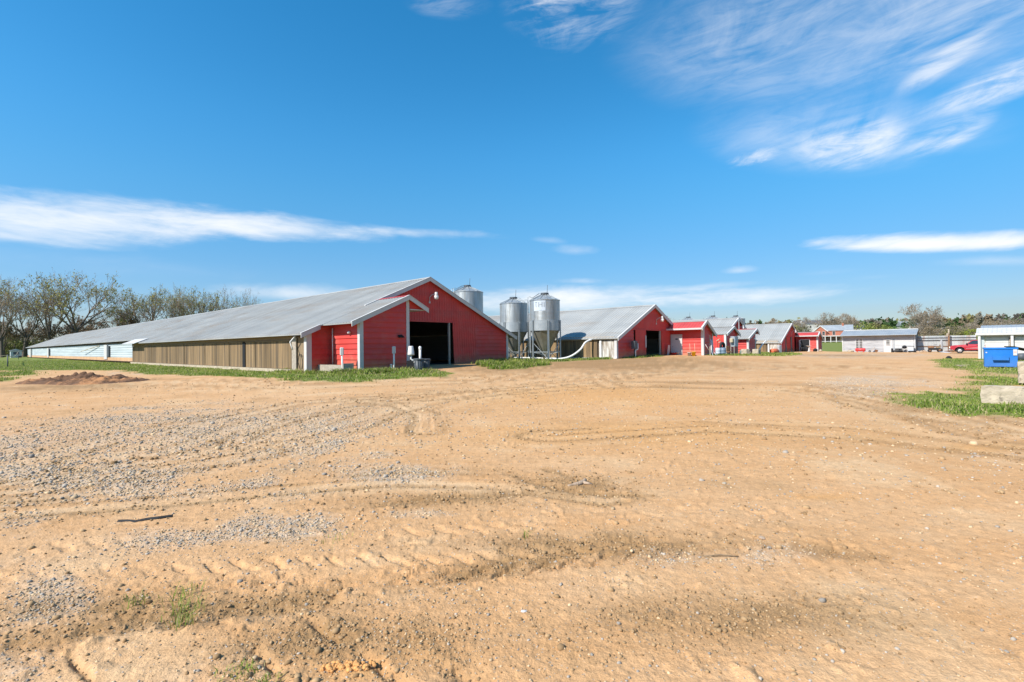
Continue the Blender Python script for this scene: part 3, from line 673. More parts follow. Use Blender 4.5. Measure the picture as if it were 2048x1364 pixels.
# ================================================================ fourth barn
B4=small_barn('farthest poultry barn with red roofed annex beside an open small door',20.6,91.5,.16,4.62,6.75,
  [dict(x0=3.7,x1=6.75,d=3.2,peak=(4.1,3.2),lt=(3.0,2.62),rt=(7.2,1.9),matL=M['redroof'],matR=M['roof'],fascia=True)],-3.3,
  [(-2.95,-.55,-.05,.14),(.75,2.2,-.05,.04)],(-2.7,.55))
plain_door(B4,3.7,-2.0,-.75,-.05,1.92,leaf=False)
MB().box(3.585,3.665,-1.99,-.76,-.05,1.91).build('doorway',M['dark'],B4)  # black slab stands in for the unlit interior behind the open door
MB().box(2.75,3.6,-.72,-.66,-.05,1.9).build('door',M['white'],B4)
# ================================================================ feed silos
def silo(label,x,y,z,dia,zt,zp,zb=2.55,zs=3.4,n_leg=6,rot=0.,ladder=0.,sign=False,dull=False):
    s=thing('feed_silo',label,'silo',(x,y,z),rot,'galvanised feed silos')
    r=dia/2
    pr=[]
    zz=zb
    while zz<zt-.01:
        pr+=[(r,zz),(r+.028,zz+.05),(r,zz+.10)]; zz+=.105
    pr+=[(r,zt)]
    body=MB().lathe(pr,40,caps=False).build('bin_wall',M['galv'],s)
    rf=MB().lathe([(r+.05,zt-.03),(r+.05,zt+.01),(.30,zp-.14),(.30,zp-.02),(.01,zp)],40,smooth=False)
    for k in range(12):
        a=2*math.pi*k/12; rf.beam((math.cos(a)*(r+.03),math.sin(a)*(r+.03),zt+.035),(math.cos(a)*.3,math.sin(a)*.3,zp-.11),.05,.045)
    rf.build('cone_roof',M['galv'],s)
    MB().lathe([(.34,zp-.13),(.36,zp-.03),(.34,zp+.03),(.02,zp+.05)],20).build('cap',M['darkgrey'],s)
    MB().tube([(.22,0,zp),(.26,0,zp+.72)],.02,5).build('lid_rod',M['darkgrey'],s)
    zc=.55
    MB().lathe([(r-.02,zb),(r-.02,zb-.03),(.24,zc),(.24,zc-.22)],12,smooth=False).build('hopper',M['hopper'],s)
    MB().box(-.2,.2,-.16,.16,zc-.42,zc-.15).build('feed_boot',M['wood'],s)
    MB().lathe([(r+.022,zb-.02),(r+.026,zs)],40,caps=False).build('skirt',M['steel'],s)
    br=MB()
    P=[(math.cos(2*math.pi*(k+.5)/n_leg)*(r+.07),math.sin(2*math.pi*(k+.5)/n_leg)*(r+.07)) for k in range(n_leg)]
    for k,(a,b) in enumerate(P):
        lg=MB(); an=math.atan2(b,a)
        ca,sa=math.cos(an),math.sin(an)
        def ax(p,q,h): return (a+ca*p-sa*q,b+sa*p+ca*q,h)
        lg.prism([(-.01,-.075),(.06,-.075),(.06,-.06),(.005,-.06),(.005,.06),(.06,.06),(.06,.075),(-.01,.075)],ax,-.6,zs+.02)
        lg.build('leg',M['steel'],s)
        c=P[(k+1)%n_leg]
        br.beam((a,b,.72),(c[0],c[1],.72),.05,.05)
        if k%2==0: br.beam((a,b,.1),(c[0],c[1],1.5),.04,.04)
        else: br.beam((a,b,1.5),(c[0],c[1],.1),.04,.04)
        br.beam((a,b,.74),(.25*ca,.25*sa,.5),.04,.04)
    br.build('brace',M['steel'],s)
    # ladder with rails bent over the roof
    ld=MB(); an=ladder; ca,sa=math.cos(an),math.sin(an)
    def w(rr,t,h): return (ca*rr-sa*t,sa*rr+ca*t,h)
    for t in (-.2,.2):
        ld.tube([w(r+.17,t,.9),w(r+.17,t,zt+.30),w(r-.02,t,zt+.36),w(r-.2,t,zt+.24),w(.45,t,zp+.0)],.022,5)
    h=1.0
    while h<zt+.3: ld.tube([w(r+.17,-.2,h),w(r+.17,.2,h)],.014,4); h+=.3
    ld.build('ladder',M['steel'],s)
    if sign:
        # faded painted plate of letters
        sg=MB(); a0,a1=sign; m=8
        vs=[];fs=[]
        for i in range(m+1):
            a=a0+(a1-a0)*i/m
            vs+=[(math.cos(a)*(r+.035),math.sin(a)*(r+.035),zt-.95),(math.cos(a)*(r+.035),math.sin(a)*(r+.035),zt-.08)]
        for i in range(m): fs.append((2*i,2*i+2,2*i+3,2*i+1))
        sg.add(vs,fs); so=sg.build('sign_plate',M['bluewhite'],s)
        def stroke(lt,u0,v0,u1,v1,wd=.035):
            def q(uu,vv): 
                a=a0+(a1-a0)*uu; return (math.cos(a)*(r+.042),math.sin(a)*(r+.042),zt-.95+.87*vv)
            for i in range(4):
                t0,t1=i/4,(i+1)/4
                p=Vector(q(u0+(u1-u0)*t0,v0+(v1-v0)*t0)); p2=Vector(q(u0+(u1-u0)*t1,v0+(v1-v0)*t1))
                lt.beam(p,p2,.05,.012,up=(math.cos(a0),math.sin(a0),0))
        for G in (((.10,.85,.34,.85),(.22,.85,.22,.38)),((.46,.85,.46,.38),(.72,.85,.72,.38),(.46,.62,.72,.62)),((.88,.85,.88,.38),)):
            lt=MB()
            for S in G: stroke(lt,*S)
            lt.build('letter',M['galv'],so)
    return s
silo('big silo rising behind the nearest barn roof',-4.29,49.0,.4,3.0,6.5,7.2,zb=3.0,zs=4.,ladder=R_(205),rot=.2)
silo('left of the twin silos, its ladder on the right side',.18,46.2,.38,2.5,5.12,5.72,ladder=R_(-40),rot=.35)
silo('right of the twin silos, pale lettered plate near its top',2.87,43.4,.38,2.56,5.14,5.78,ladder=R_(172),rot=.12,sign=(R_(215),R_(262)))
silo('silo with only its cone top over the third barn roof, further left',29.4,83.6,.2,2.6,5.3,5.95,ladder=R_(150))
silo('silo with only its cone top over the third barn roof, nearer the gable',32.5,81.1,.2,2.6,5.3,5.95,ladder=R_(150))
silo('dark silo edge right of the third barn gable',34.8,78.0,.2,2.6,5.2,5.75,ladder=R_(60))
def at(name,label,cat,x,y,rz=0,group=None,dz=0.):
    return thing(name,label,cat,(x,y,zg(x,y)+dz),rz,group)
FACE=lambda x,y: math.atan2(-x,y)      # turns a front (-y) towards the yard's near end
# ---------------- by the first barn
def trash_can(x,y,label,s=1.,lid=False,rz=0.):
    t=at('trash_can',label,'trash can',x,y,rz,'grey trash cans by the barn door')
    t.scale=(s,s,s)
    b=MB().lathe([(.0,.0),(.21,.0),(.215,.03),(.27,.60),(.265,.60),(.205,.04),(.0,.04)],28,caps=False)
    b.lathe([(.268,.60),(.30,.615),(.305,.66),(.285,.68),(.272,.67)],28,caps=False)
    for a in range(0,360,30):
        c,s_=math.cos(R_(a)),math.sin(R_(a)); b.beam((c*.222,s_*.222,.06),(c*.268,s_*.268,.57),.035,.02,up=(c,s_,0))
    b.build('can',M['darkgrey'],t)
    for a in (0,180):
        c,s_=math.cos(R_(a)),math.sin(R_(a))
        MB().tube([(c*.28,s_*.28-.09,.56),(c*.35,s_*.35-.08,.55),(c*.35,s_*.35+.08,.55),(c*.28,s_*.28+.09,.56)],.018,6).build('handle',M['darkgrey'],t)
    return t
tc=trash_can(-5.26,28.3,'nearer grey trash can, whole, standing at the barn doorway',1.05)
MB().box(-.235,-.19,-.225,-.20,.47,.53).build('sticker',M['white'],tc)
trash_can(-5.02,29.0,'grey trash can half hidden behind another at the barn doorway',1.0,rz=.8)
w=at('water_filter','white housing upside down on elbow pipe beside the annex post','filter',-5.98,29.7)
MB().lathe([(.0,1.42),(.12,1.42),(.14,1.38),(.19,.98),(.20,.90),(.16,.88),(.0,.88)],20,caps=False).build('housing',M['pvc'],w)
MB().tube([(0,0,.9),(0,0,.66),(.08,0,.58),(.45,.1,.58)],.055,10).build('elbow_pipe',M['pvc'],w)
MB().box(-.22,.2,-.12,.2,-.1,.56).build('stand',M['dark'],w)
p=at('vent_pipe','upright white pipe with capped top in front of the dark doorway','pipe',-5.55,30.3)
MB().tube([(0,0,-.2),(0,0,1.28)],.07,14).build('pipe_shaft',M['pvc'],p); MB().lathe([(.085,1.22),(.09,1.36),(.05,1.40),(.0,1.41)],14,caps=False).build('cap',M['pvc'],p)
def post_box(x,y,label,h,box,rz,leanx=0.):
    t=at('hydrant_post',label,'utility post',x,y,rz,'white utility posts by the annex')
    MB().tube([(0,0,-.3),(leanx,0,h-.3)],.055,10).build('post',M['pvc'],t)
    if box: MB().bbox(leanx-.105,leanx+.105,-.10,.08,h-.42,h,.04).build('meter_box',M['white'],t)
    else: MB().lathe([(.07,h-.34),(.075,h-.26),(.03,h-.24)],10,(leanx,0,0)).build('cap',M['pvc'],t)
    return t
post_box(-6.93,29.45,'white post with rounded meter box before the shaded annex wall',1.42,True,FACE(-6.9,29.4))
post_box(-7.12,29.55,'short bare white pipe stub beside the tall meter post',.62,False,0)
post_box(-9.45,28.05,'leaning white post with box against the sunlit annex wall',1.40,True,FACE(-9,28),-.05)
# timber trough along the sunlit annex wall
t=thing('wooden_trough','low weathered timber trough along the sunlit red annex wall','trough',(*PV(27.9,15.05),.25),ROTB)
MB().box(-.42,-.38,-2.35,2.4,-.3,.42).build('side_plank',M['greywood'],t); MB().box(.1,.14,-2.35,2.4,-.3,.40).build('side_plank',M['greywood'],t)
for yy in (-2.4,2.38): MB().box(-.47,.17,yy,yy+.05,-.3,.52).build('end_plank',M['greywood'],t)
MB().box(-.50,-.43,-1.9,1.5,-.25,.06).build('base_plank',M['greywood'],t)
# rusty wire loop
wl=at('bent_wire','rusty bent wire hoop leaning on the annex front near its left post','wire',-8.75,28.75)
MB().tube([(-.12,0,-.05),(-.1,0,.36),(0,.02,.5),(.14,.02,.46),(.2,0,.2),(.16,0,-.05)],.02,6).build('hoop',M['rust'],wl)
# ---------------- second barn front
t=at('meter_cabinet','black meter box on white pipes at the left half of the second barn','cabinet',10.6,43.6,ROTB)
MB().bbox(-.30,.26,-.18,.14,.78,1.48,.03).build('cabinet_body',M['darkgrey'],t)
MB().box(-.27,.23,-.2,-.182,.82,1.44).build('door',M['darkgrey'],t)
MB().tube([(.02,-.1,-.3),(.02,-.1,.62),(.06,-.1,.70),(.42,-.1,.74),(.46,-.1,.8),(.46,-.1,1.28)],.055,10).build('riser_pipe',M['pvc'],t)
def leaning(name,label,cat,x,y,w,h,m,rz,tilt=.15,th=.04):
    t=at(name,label,cat,x,y,rz)
    mb=MB().box(-w/2,w/2,-th/2,th/2,0,h); mb.xf(Matrix.Rotation(-tilt,4,'X')); mb.build('sheet',m,t); return t
leaning('white_board','white board leaning right of the second barn doorway','board',*PV(21.15,46.55),.42,1.0,M['white'],ROTB,-.12)
MB().box(-1.78,-1.62,-.17,-.13,.85,1.95).build('door_edge_strip',M['white'],B2)
t=at('shallow_tub','low red tub on the ground beside the white annex door','tub',*PV(20.8,47.0),ROTB)
MB().lathe([(.0,0),(.24,0),(.30,.24),(.33,.26),(.29,.26),(.22,.05),(.0,.05)],20,caps=False).build('tub_body',M['redplas'],t)
def bucket(x,y,label,m,s=1.):
    t=at('bucket',label,'bucket',x,y,0,'buckets by the annex door'); t.scale=(s,s,s)
    MB().lathe([(.0,0),(.13,0),(.16,.33),(.175,.33),(.175,.36),(.15,.36),(.12,.03),(.0,.03)],20,caps=False).build('pail',m,t)
    MB().tube([(math.cos(a)*.17,-.03-.05*math.sin(a),.33+.15*math.sin(a)*0-.12*math.sin(a)) for a in np.linspace(0,math.pi,9)],.006,5).build('bail_handle',M['steel'],t)
bucket(16.05,45.55,'white bucket beside a broom handle on the sunlit red annex wall',M['white'])
bucket(16.35,45.3,'yellow bucket against the sunlit red annex wall',M['yellow'],1.15)
bucket(*PV(20.65,47.6),'small white bucket at the foot of the white annex door',M['pvc'],.8)
for q,(x,y,l) in enumerate(((16.2,45.75,'broom handle leaning by the white bucket, left one'),(16.55,45.5,'broom handle leaning by the yellow bucket, right one'))):
    t=at('broom',l,'broom',x,y,0,'tools leaning on the annex wall'); MB().tube([(0,-.05,.05),(.06,.25,1.15)],.018,6).build('handle',M['cable'],t); MB().bbox(-.12,.12,-.10,0,-.02,.12,.03).build('brush',M['cable'] if q else M['white'],t)
t=at('garden_hose','white hoses hung on the shaded end of the second barn annex','hose',*PV(17.75,48.6),ROTB)
for a in (-.25,.02,.2): MB().tube([(a*.3,.0,1.55),(a*.8,-.1,1.0),(a*1.7,-.2,.35),(a*3.2,-.45,.02),(a*4.5,-.6,.0)],.025,6).build('hose_strand',M['bluewhite'],t)
MB().tube([(-1.3,.05,1.05),(-.9,-.1,.55),(-.3,-.12,.5),(-.05,.0,1.1),(.0,.05,1.6)],.022,6).build('hose_loop',M['pvc'],t)
MB().beam((0,.1,.0),(0,.1,1.95),.09,.05).build('hanger_board',M['greywood'],t)
# ---------------- between annexes
def drum(x,y,label,m,r=.27,h=.85,name='plastic_drum'):
    t=at(name,label,'drum',x,y,0,'drums beside the third barn annex')
    MB().lathe([(.0,0),(r*.92,0),(r,.04),(r,h*.32),(r*1.04,h*.34),(r,h*.36),(r,h*.64),(r*1.04,h*.66),(r,h*.68),(r,h*.92),(r*.85,h),(.0,h)],24,caps=False).build('drum_body',m,t)
    MB().lathe([(.05,h),(.05,h+.035),(0,h+.04)],10,(r*.5,0,0),caps=False).build('bung',M['dark'],t); return t
drum(21.55,52.6,'milky white drum beside the faded blue drum',M['bluewhite'],.26,.8)
drum(22.05,52.5,'faded blue drum in front of the sunlit ribbed annex',M['bluegrey'],.27,.82)
t=at('old_tyre','black tyre standing up behind the drums at the red annex','tyre',22.35,53.4,.6)
def tyre(mb,R,r,axis='y',c=(0,0,0),w=1.,n=28,m=10):
    vs=[];fs=[]
    for i in range(n):
        a=2*math.pi*i/n
        for j in range(m):
            b=2*math.pi*j/m; rr=R+r*math.cos(b)*.95; h=r*w*math.sin(b)
            h=max(-r*w*.8,min(r*w*.8,h))
            if axis=='y': p=(c[0]+rr*math.cos(a),c[1]+h,c[2]+rr*math.sin(a))
            else: p=(c[0]+rr*math.cos(a),c[1]+rr*math.sin(a),c[2]+h)
            vs.append(p)
    for i in range(n):
        for j in range(m): fs.append((i*m+j,((i+1)%n)*m+j,((i+1)%n)*m+(j+1)%m,i*m+(j+1)%m))
    mb.add(vs,fs,True); return mb
tyre(MB(),.30,.15,'y',(0,0,1.0)).build('tread',M['rubber'],t); MB().box(-.25,.25,-.12,.12,-.1,.62).build('prop_block',M['rust'],t)
t=at('wall_hook_bracket','tan bracket fixed on the sunlit ribbed red annex wall','bracket',22.1,53.9,0); MB().tube([(-.15,0,1.55),(.15,0,1.75),(.3,0,1.5),(.05,0,1.32)],.05,8).build('bracket_arm',M['cable'],t); MB().beam((0,.1,0),(0,.1,1.6),.04,.03).build('bracket_post',M['rust'],t)
t=at('dark_chair','dark red folded seat leaning on the ribbed annex wall','chair',23.0,53.6,.4); MB().bbox(-.22,.22,-.05,.05,.4,1.0,.03).build('backrest',M['rust'],t); MB().bbox(-.22,.26,-.4,-.02,.32,.42,.03).build('seat',M['rust'],t)
for a in (-.18,.18): MB().beam((a,-.36,-.1),(a,-.36,.34),.04,.04).build('leg',M['dark'],t)
t=at('generator_cabinet','grey electric cabinet on legs in front of the third barn annex','cabinet',24.05,54.4,ROTB-.15,None)
MB().bbox(-.42,.42,-.22,.22,.95,2.05,.03).build('cabinet_body',M['steel'],t); MB().box(-.40,-.02,-.245,-.222,1.0,2.0).build('door',M['bluewhite'],t); MB().box(.02,.40,-.245,-.222,1.0,2.0).build('door',M['steel'],t)
for a,b in ((-.38,-.18),(.38,-.18),(-.38,.18),(.38,.18)): MB().beam((a,b,-.3),(a,b,.95),.06,.06).build('leg',M['greywood'],t)
MB().bbox(-.78,-.44,-.2,.15,1.42,1.85,.06).build('side_unit',M['cable'],t)
t=at('fuel_tank','dull green tank lying beside the grey concrete blocks','tank',25.2,54.4,.15)
MB().tube([(-.52,0,.32),(-.46,0,.32),(.46,0,.32),(.52,0,.32)],[.18,.29,.29,.18],18).build('tank_shell',M['green'],t)
for a in (-.3,.3): MB().beam((a,0,-.15),(a,0,.1),.4,.06).build('saddle',M['darkgrey'],t)
def cblock(x,y,label,w,d,h,rz,grp='concrete blocks by the annexes',m='conc',dz=0.):
    t=at('concrete_block',label,'concrete block',x,y,rz,grp,dz)
    mb=MB(); n=9
    rr=np.random.default_rng(int(abs(x*100)+abs(y*10)))
    # rough cast block: subdivided faces with chipped edges
    xs=np.linspace(-w/2,w/2,n); zs=np.linspace(-.15,h,6); ys=np.linspace(0,d,5)
    def j(p,e): return (p[0]+rr.normal(0,e),p[1]+rr.normal(0,e),p[2]+rr.normal(0,e))
    G={}
    def vert(i,jx,k):
        if (i,jx,k) not in G:
            ed=(i in(0,n-1))+(jx in(0,4))+(k==5)
            p=[xs[i],ys[jx],zs[k]]
            if ed>=2:
                p[0]*=1-.02/w*2; p[2]-=.015 if k==5 else 0
            G[(i,jx,k)]=len(mb.v); mb.v.append(tuple(j(p,.006 if ed<2 else .012)))
        return G[(i,jx,k)]
    def face(a): mb.f.append(a); mb.sm.append(False)
    for i in range(n-1):
        for k in range(5):
            face((vert(i,0,k),vert(i+1,0,k),vert(i+1,0,k+1),vert(i,0,k+1))); face((vert(i+1,4,k),vert(i,4,k),vert(i,4,k+1),vert(i+1,4,k+1)))
        for q in range(4): face((vert(i,q,5),vert(i+1,q,5),vert(i+1,q+1,5),vert(i,q+1,5)))
    for q in range(4):
        for k in range(5):
            face((vert(0,q+1,k),vert(0,q,k),vert(0,q,k+1),vert(0,q+1,k+1))); face((vert(n-1,q,k),vert(n-1,q+1,k),vert(n-1,q+1,k+1),vert(n-1,q,k+1)))
    mb.build('block_body',M[m],t); return t
cblock(24.9,53.0,'pale sunlit concrete block, left of the pair by the third barn annex',.55,.7,.66,.35)
cblock(25.75,52.3,'grey shaded concrete block, right of the pair by the third barn annex',.75,.6,.66,.8)
# antenna
t=thing('antenna_mast','thin pale mast rising behind the third barn right annex','mast',(*PV(22.0,70.45),.25),0); MB().tube([(0,0,0),(0,0,4.9)],.035,6).build('mast_tube',M['steel'],t)
# feed pipes to the eaves
def aug(label,pts):
    o=MB().tube(pts,.085,12).build('feed_pipe',M['pvc']); tag(o,label,'feed pipe','white feed pipes from silos to barns'); return o
def smoothpath(P,n=8):
    P=[Vector(p) for p in P]; out=[]
    for i in range(len(P)-1):
        p0=P[max(i-1,0)];p1=P[i];p2=P[i+1];p3=P[min(i+2,len(P)-1)]
        for k in range(n):
            t=k/n; out.append(.5*((2*p1)+(-p0+p2)*t+(2*p0-5*p1+4*p2-p3)*t*t+(-p0+3*p1-3*p2+p3)*t**3))
    out.append(P[-1]); return out
aug('long white feed pipe curving from the twin silos up to the second barn eave',smoothpath([(.0,45.9,.55),(1.6,44.6,.55),(3.0,43.2,.52),(4.1,42.6,.5),(5.0,42.6,.72),(5.8,42.8,1.25),(6.3,43.2,1.85),(6.9,43.6,2.12)]))
aug('short white feed pipe slanting up to the fourth barn eave',smoothpath([(32.0,66.0,.3),(32.9,66.8,.9),(33.8,67.6,1.6),(34.6,68.4,1.95)]))
# ---------------- by the fourth barn
t=at('orange_barrel','orange barrel lying on its side before the fourth barn pads','barrel',36.1,69.2,.5)
MB().tube([(-.62,0,.33),(-.55,0,.33),(-.2,0,.33),(-.15,0,.33),(.15,0,.33),(.2,0,.33),(.55,0,.33),(.62,0,.33)],[.26,.33,.33,.35,.35,.33,.33,.26],20).build('barrel_shell',M['orange'],t)
t=at('stained_tank','stained white upright container at the corner of the fourth barn','tank',37.0,69.6,.4); MB().bbox(-.28,.28,-.2,.2,-.1,1.15,.06).build('container_body',M['shedwall'],t); MB().lathe([(.12,1.15),(.12,1.24),(0,1.26)],12,caps=False).build('cap',M['rust'],t)
t=at('bird_bath','white pedestal basin in front of the red annex wall','basin',48.4,82.0)
MB().lathe([(.0,0),(.24,0),(.22,.06),(.09,.12),(.075,.7),(.12,.78),(.42,.92),(.45,.96),(.40,.95),(.1,.85),(0,.84)],20,caps=False).build('pedestal',M['white'],t)
t=at('plant_pots','dark potted stems standing behind the white basin','plant pots',48.3,82.9)
for i,(a,b) in enumerate(((-.5,.1),(-.1,.2),(.35,.1))):
    MB().lathe([(.0,.0),(.14,0),(.18,.75),(0,.76)],12,(a,b,0),caps=False).build('pot',M['dark'],t)
    st=MB()
    for q in range(6): st.tube([(a,b,.75),(a+random.uniform(-.15,.15),b+random.uniform(-.1,.1),1.1+random.uniform(0,.5))],.03,4)
    st.build('stem',M['dark'],t)
def sack(x,y,label,m,s,cat,name):
    t=at(name,label,cat,x,y,random.uniform(0,3)); mb=MB(); n=12;mm=8; vs=[];fs=[]
    for i in range(mm):
        for k in range(n):
            a=2*math.pi*k/n; f=i/(mm-1); r=s*(math.sin(math.pi*(.12+.86*f))**.6)*(1+.12*math.sin(3*a+i)+.06*random.uniform(-1,1)); vs.append((r*math.cos(a),r*.8*math.sin(a),f*s*1.5-.05))
    for i in range(mm-1):
        for k in range(n): fs.append((i*n+k,i*n+(k+1)%n,(i+1)*n+(k+1)%n,(i+1)*n+k))
    fs.append(tuple((mm-1)*n+k for k in range(n))); mb.add(vs,fs,True); mb.build('sack_body',m,t); return t
sack(49.4,81.9,'black bag slumped against the fourth barn red annex',M['dark'],.38,'bag','rubbish_bag')
sack(49.95,81.4,'small pale sack beside the black bag at the red annex',M['cable'],.27,'sack','feed_sack')
# ---------------- white shed
SHX,SHY=52.83,80.32; SD=math.atan2(-.68,.733)
t=thing('workshop_shed','long low white sided workshop with two doors and paired windows','shed',(SHX,SHY,0),SD); t.scale=(.9,1,1)
LS=10.1; zE=2.78; zRg=3.5; dS=5.
wp=MB(); pt=lambda a,b,o:(a,-o,b)
for P in ([(0,-.3),(1.92,-.3),(1.92,zE),(0,zE)],[(2.98,-.3),(5.95,-.3),(5.95,zE),(2.98,zE)],[(1.92,-.3),(2.98,-.3),(2.98,.55),(1.92,.55)],[(1.92,2.12),(2.98,2.12),(2.98,zE),(1.92,zE)],[(5.95,2.1),(10.1,2.1),(10.1,zE),(5.95,zE)],[(7.05,-.3),(7.35,-.3),(7.35,2.1),(7.05,2.1)],[(9.85,-.3),(10.1,-.3),(10.1,2.1),(9.85,2.1)]):
    relief(wp,P,pt,1,LAP,.21)
wp.build('front_wall',M['shedwall'],t)
MB().add([(LS,0,-.3),(LS,dS,-.3),(LS,dS,zE),(LS,dS/2,zRg),(LS,0,zE)],[(0,1,2,3,4)]).build('end_wall',M['darkgrey'],t)  # dark grey colour paints this end's shadow side; other walls keep the white siding
MB().add([(0,0,-.3),(0,dS,-.3),(0,dS,zE),(0,dS/2,zRg),(0,0,zE)],[(0,1,2,3,4)]).build('end_wall',M['shedwall'],t)
MB().add([(0,dS,-.3),(LS,dS,-.3),(LS,dS,zE),(0,dS,zE)],[(0,1,2,3)]).build('back_wall',M['shedwall'],t)
def slope2(name,mt,par,x0,x1,ya,za,yb,zb_,pitch=.3):
    mb=MB(); k=(zb_-za)/(yb-ya); relief(mb,[(x0,min(ya,yb)),(x1,min(ya,yb)),(x1,max(ya,yb)),(x0,max(ya,yb))],lambda a,b,o:(a,b,za+k*(b-ya)+o),0,[(0,0,.7,0),(.7,0,.78,.025),(.78,.025,.9,.025),(.9,.025,1,0)],pitch)
    mb.add([(x0,ya,za-.08),(x1,ya,za-.08),(x1,yb,zb_-.08),(x0,yb,zb_-.08)],[(0,1,2,3)])
    mb.add([(x0,ya,za-.08),(x1,ya,za-.08),(x1,ya,za),(x0,ya,za)],[(0,1,2,3)])
    for x in (x0,x1): mb.add([(x,ya,za-.08),(x,yb,zb_-.08),(x,yb,zb_),(x,ya,za)],[(0,1,2,3)])
    return mb.build(name,mt,par)
slope2('roof',M['shedroof'],t,-.25,LS+.25,-.85,2.66,dS/2,zRg); slope2('roof',M['shedroof'],t,-.25,LS+.25,dS+.4,2.72,dS/2,zRg)
MB().box(-.2,LS+.2,dS/2-.15,dS/2+.15,zRg-.02,zRg+.06).build('ridge_cap',M['white'],t)
post('corner_trim',M['white'],t,.03,-.03,-.3,zE,.14,.14); post('corner_trim',M['white'],t,LS-.05,-.03,-.3,zE,.14,.14)
def window(par,x0,x1,z0,z1,y,nx,nz,dirx=True,m='white'):
    fr=MB(); w=.07
    fr.box(x0,x1,y-.06,y+.03,z0,z0+w); fr.box(x0,x1,y-.06,y+.03,z1-w,z1); fr.box(x0,x0+w,y-.06,y+.03,z0+w,z1-w); fr.box(x1-w,x1,y-.06,y+.03,z0+w,z1-w)
    for i in range(1,nx): 
        xx=x0+(x1-x0)*i/nx; fr.box(xx-.018,xx+.018,y-.04,y+.01,z0+w,z1-w)
    for i in range(1,nz):
        zz=z0+(z1-z0)*i/nz; fr.box(x0+w,x1-w,y-.035,y+.005,zz-.018,zz+.018)
    f=fr.build('window',M[m],par); MB().box(x0+w,x1-w,y+.012,y+.02,z0+w,z1-w).build('pane',M['glass'],f); return f
window(t,1.92,2.42,.55,2.12,-.02,3,4); window(t,2.47,2.98,.55,2.12,-.02,3,4)
d=MB().box(6.0,7.0,-.04,.02,0,2.05).build('entry_door',M['white'],t); window(d,6.22,6.78,1.1,1.92,-.06,3,3)
MB().box(5.9,6.0,-.07,.0,-.1,2.12).build('door_frame',M['white'],t); MB().box(7.0,7.1,-.07,.0,-.1,2.12).build('door_frame',M['white'],t)
gd=MB()
for i in range(4): gd.box(7.4,9.8,-.03,.03,.02+i*.515,.02+i*.515+.50)
gd.build('garage_door',M['white'],t)
MB().box(7.33,7.4,-.06,.0,-.1,2.12).build('door_frame',M['steel'],t); MB().box(9.8,9.87,-.06,.0,-.1,2.12).build('door_frame',M['white'],t)
def onshed(a,d,dz=0): 
    c,s=math.cos(SD),math.sin(SD); a*=.9; return (SHX+c*a+s*d,SHY+s*a-c*d)
# clutter in front of the shed
t=at('air_tank','red horizontal tank on feet under the shed windows','tank',*onshed(2.75,.9),SD)
MB().tube([(-.66,0,.36),(-.58,0,.36),(.58,0,.36),(.66,0,.36)],[.12,.26,.26,.12],18).build('tank_shell',M['redplas'],t)
for a in (-.4,.4): MB().box(a-.05,a+.05,-.2,.2,-.05,.14).build('foot',M['redplas'],t)
t=at('kettle_grill','round black kettle grill before the white garage door','grill',*onshed(8.75,.8),SD)
MB().lathe([(.0,.55),(.2,.58),(.31,.74),(.32,.78),(.31,.82),(.2,.97),(.06,1.02),(0,1.03)],22,caps=False).build('kettle',M['dark'],t)
for a in (0,120,240): MB().tube([(math.cos(R_(a))*.18,math.sin(R_(a))*.18,.62),(math.cos(R_(a))*.28,math.sin(R_(a))*.28,-.02)],.015,5).build('leg',M['steel'],t)
t=at('farm_tyre','big worn tyre lying against the white garage door','tyre',*onshed(7.95,.75),.3); tyre(MB(),.38,.20,'z',(0,0,.2),.9).build('tread',M['rubber'],t); tyre(MB(),.33,.16,'z',(.08,0,.48),.8).build('upper_casing',M['rubber'],t)
t=at('flat_tyre','flat black tyre on the ground at the shed corner','tyre',*onshed(9.75,1.1),.3); tyre(MB(),.34,.15,'z',(0,0,.14),.9).build('tread',M['rubber'],t)
t=at('white_cooker','old white cooker standing at the right shed corner','cooker',*onshed(9.55,.7),SD); MB().bbox(-.36,.36,-.28,.28,.0,.86,.03).build('cooker_body',M['white'],t); MB().box(-.42,.42,-.32,.3,.87,.93).build('cooker_top',M['darkgrey'],t); MB().box(-.3,.3,-.30,-.285,.2,.6).build('oven_door',M['bluewhite'],t)
t=at('black_boot_stand','slim black stand beside the shed entry door','stand',*onshed(7.15,.7),SD); MB().prism([(-.15,0),(.18,0),(.12,.35),(.02,.62),(-.15,.6)],lambda a,b,h:(a,h,b),-.1,.1).build('stand_body',M['dark'],t)
t=at('tilted_trolley','small tilted hand trolley against the white shed wall','trolley',*onshed(4.35,.6),SD); MB().beam((-.3,0,.05),(.35,.1,.75),.3,.05).build('trolley_frame',M['bone'],t); tyre(MB(),.12,.05,'y',(-.28,-.12,.15)).build('wheel',M['rubber'],t)
t=at('grindstone','round rust coloured disc leaning on the white shed wall','disc',*onshed(4.95,.5),SD); MB().tube([(0,-.03,.2),(0,.04,.22)],.2,20,smooth=False).build('disc_body',M['rust'],t)
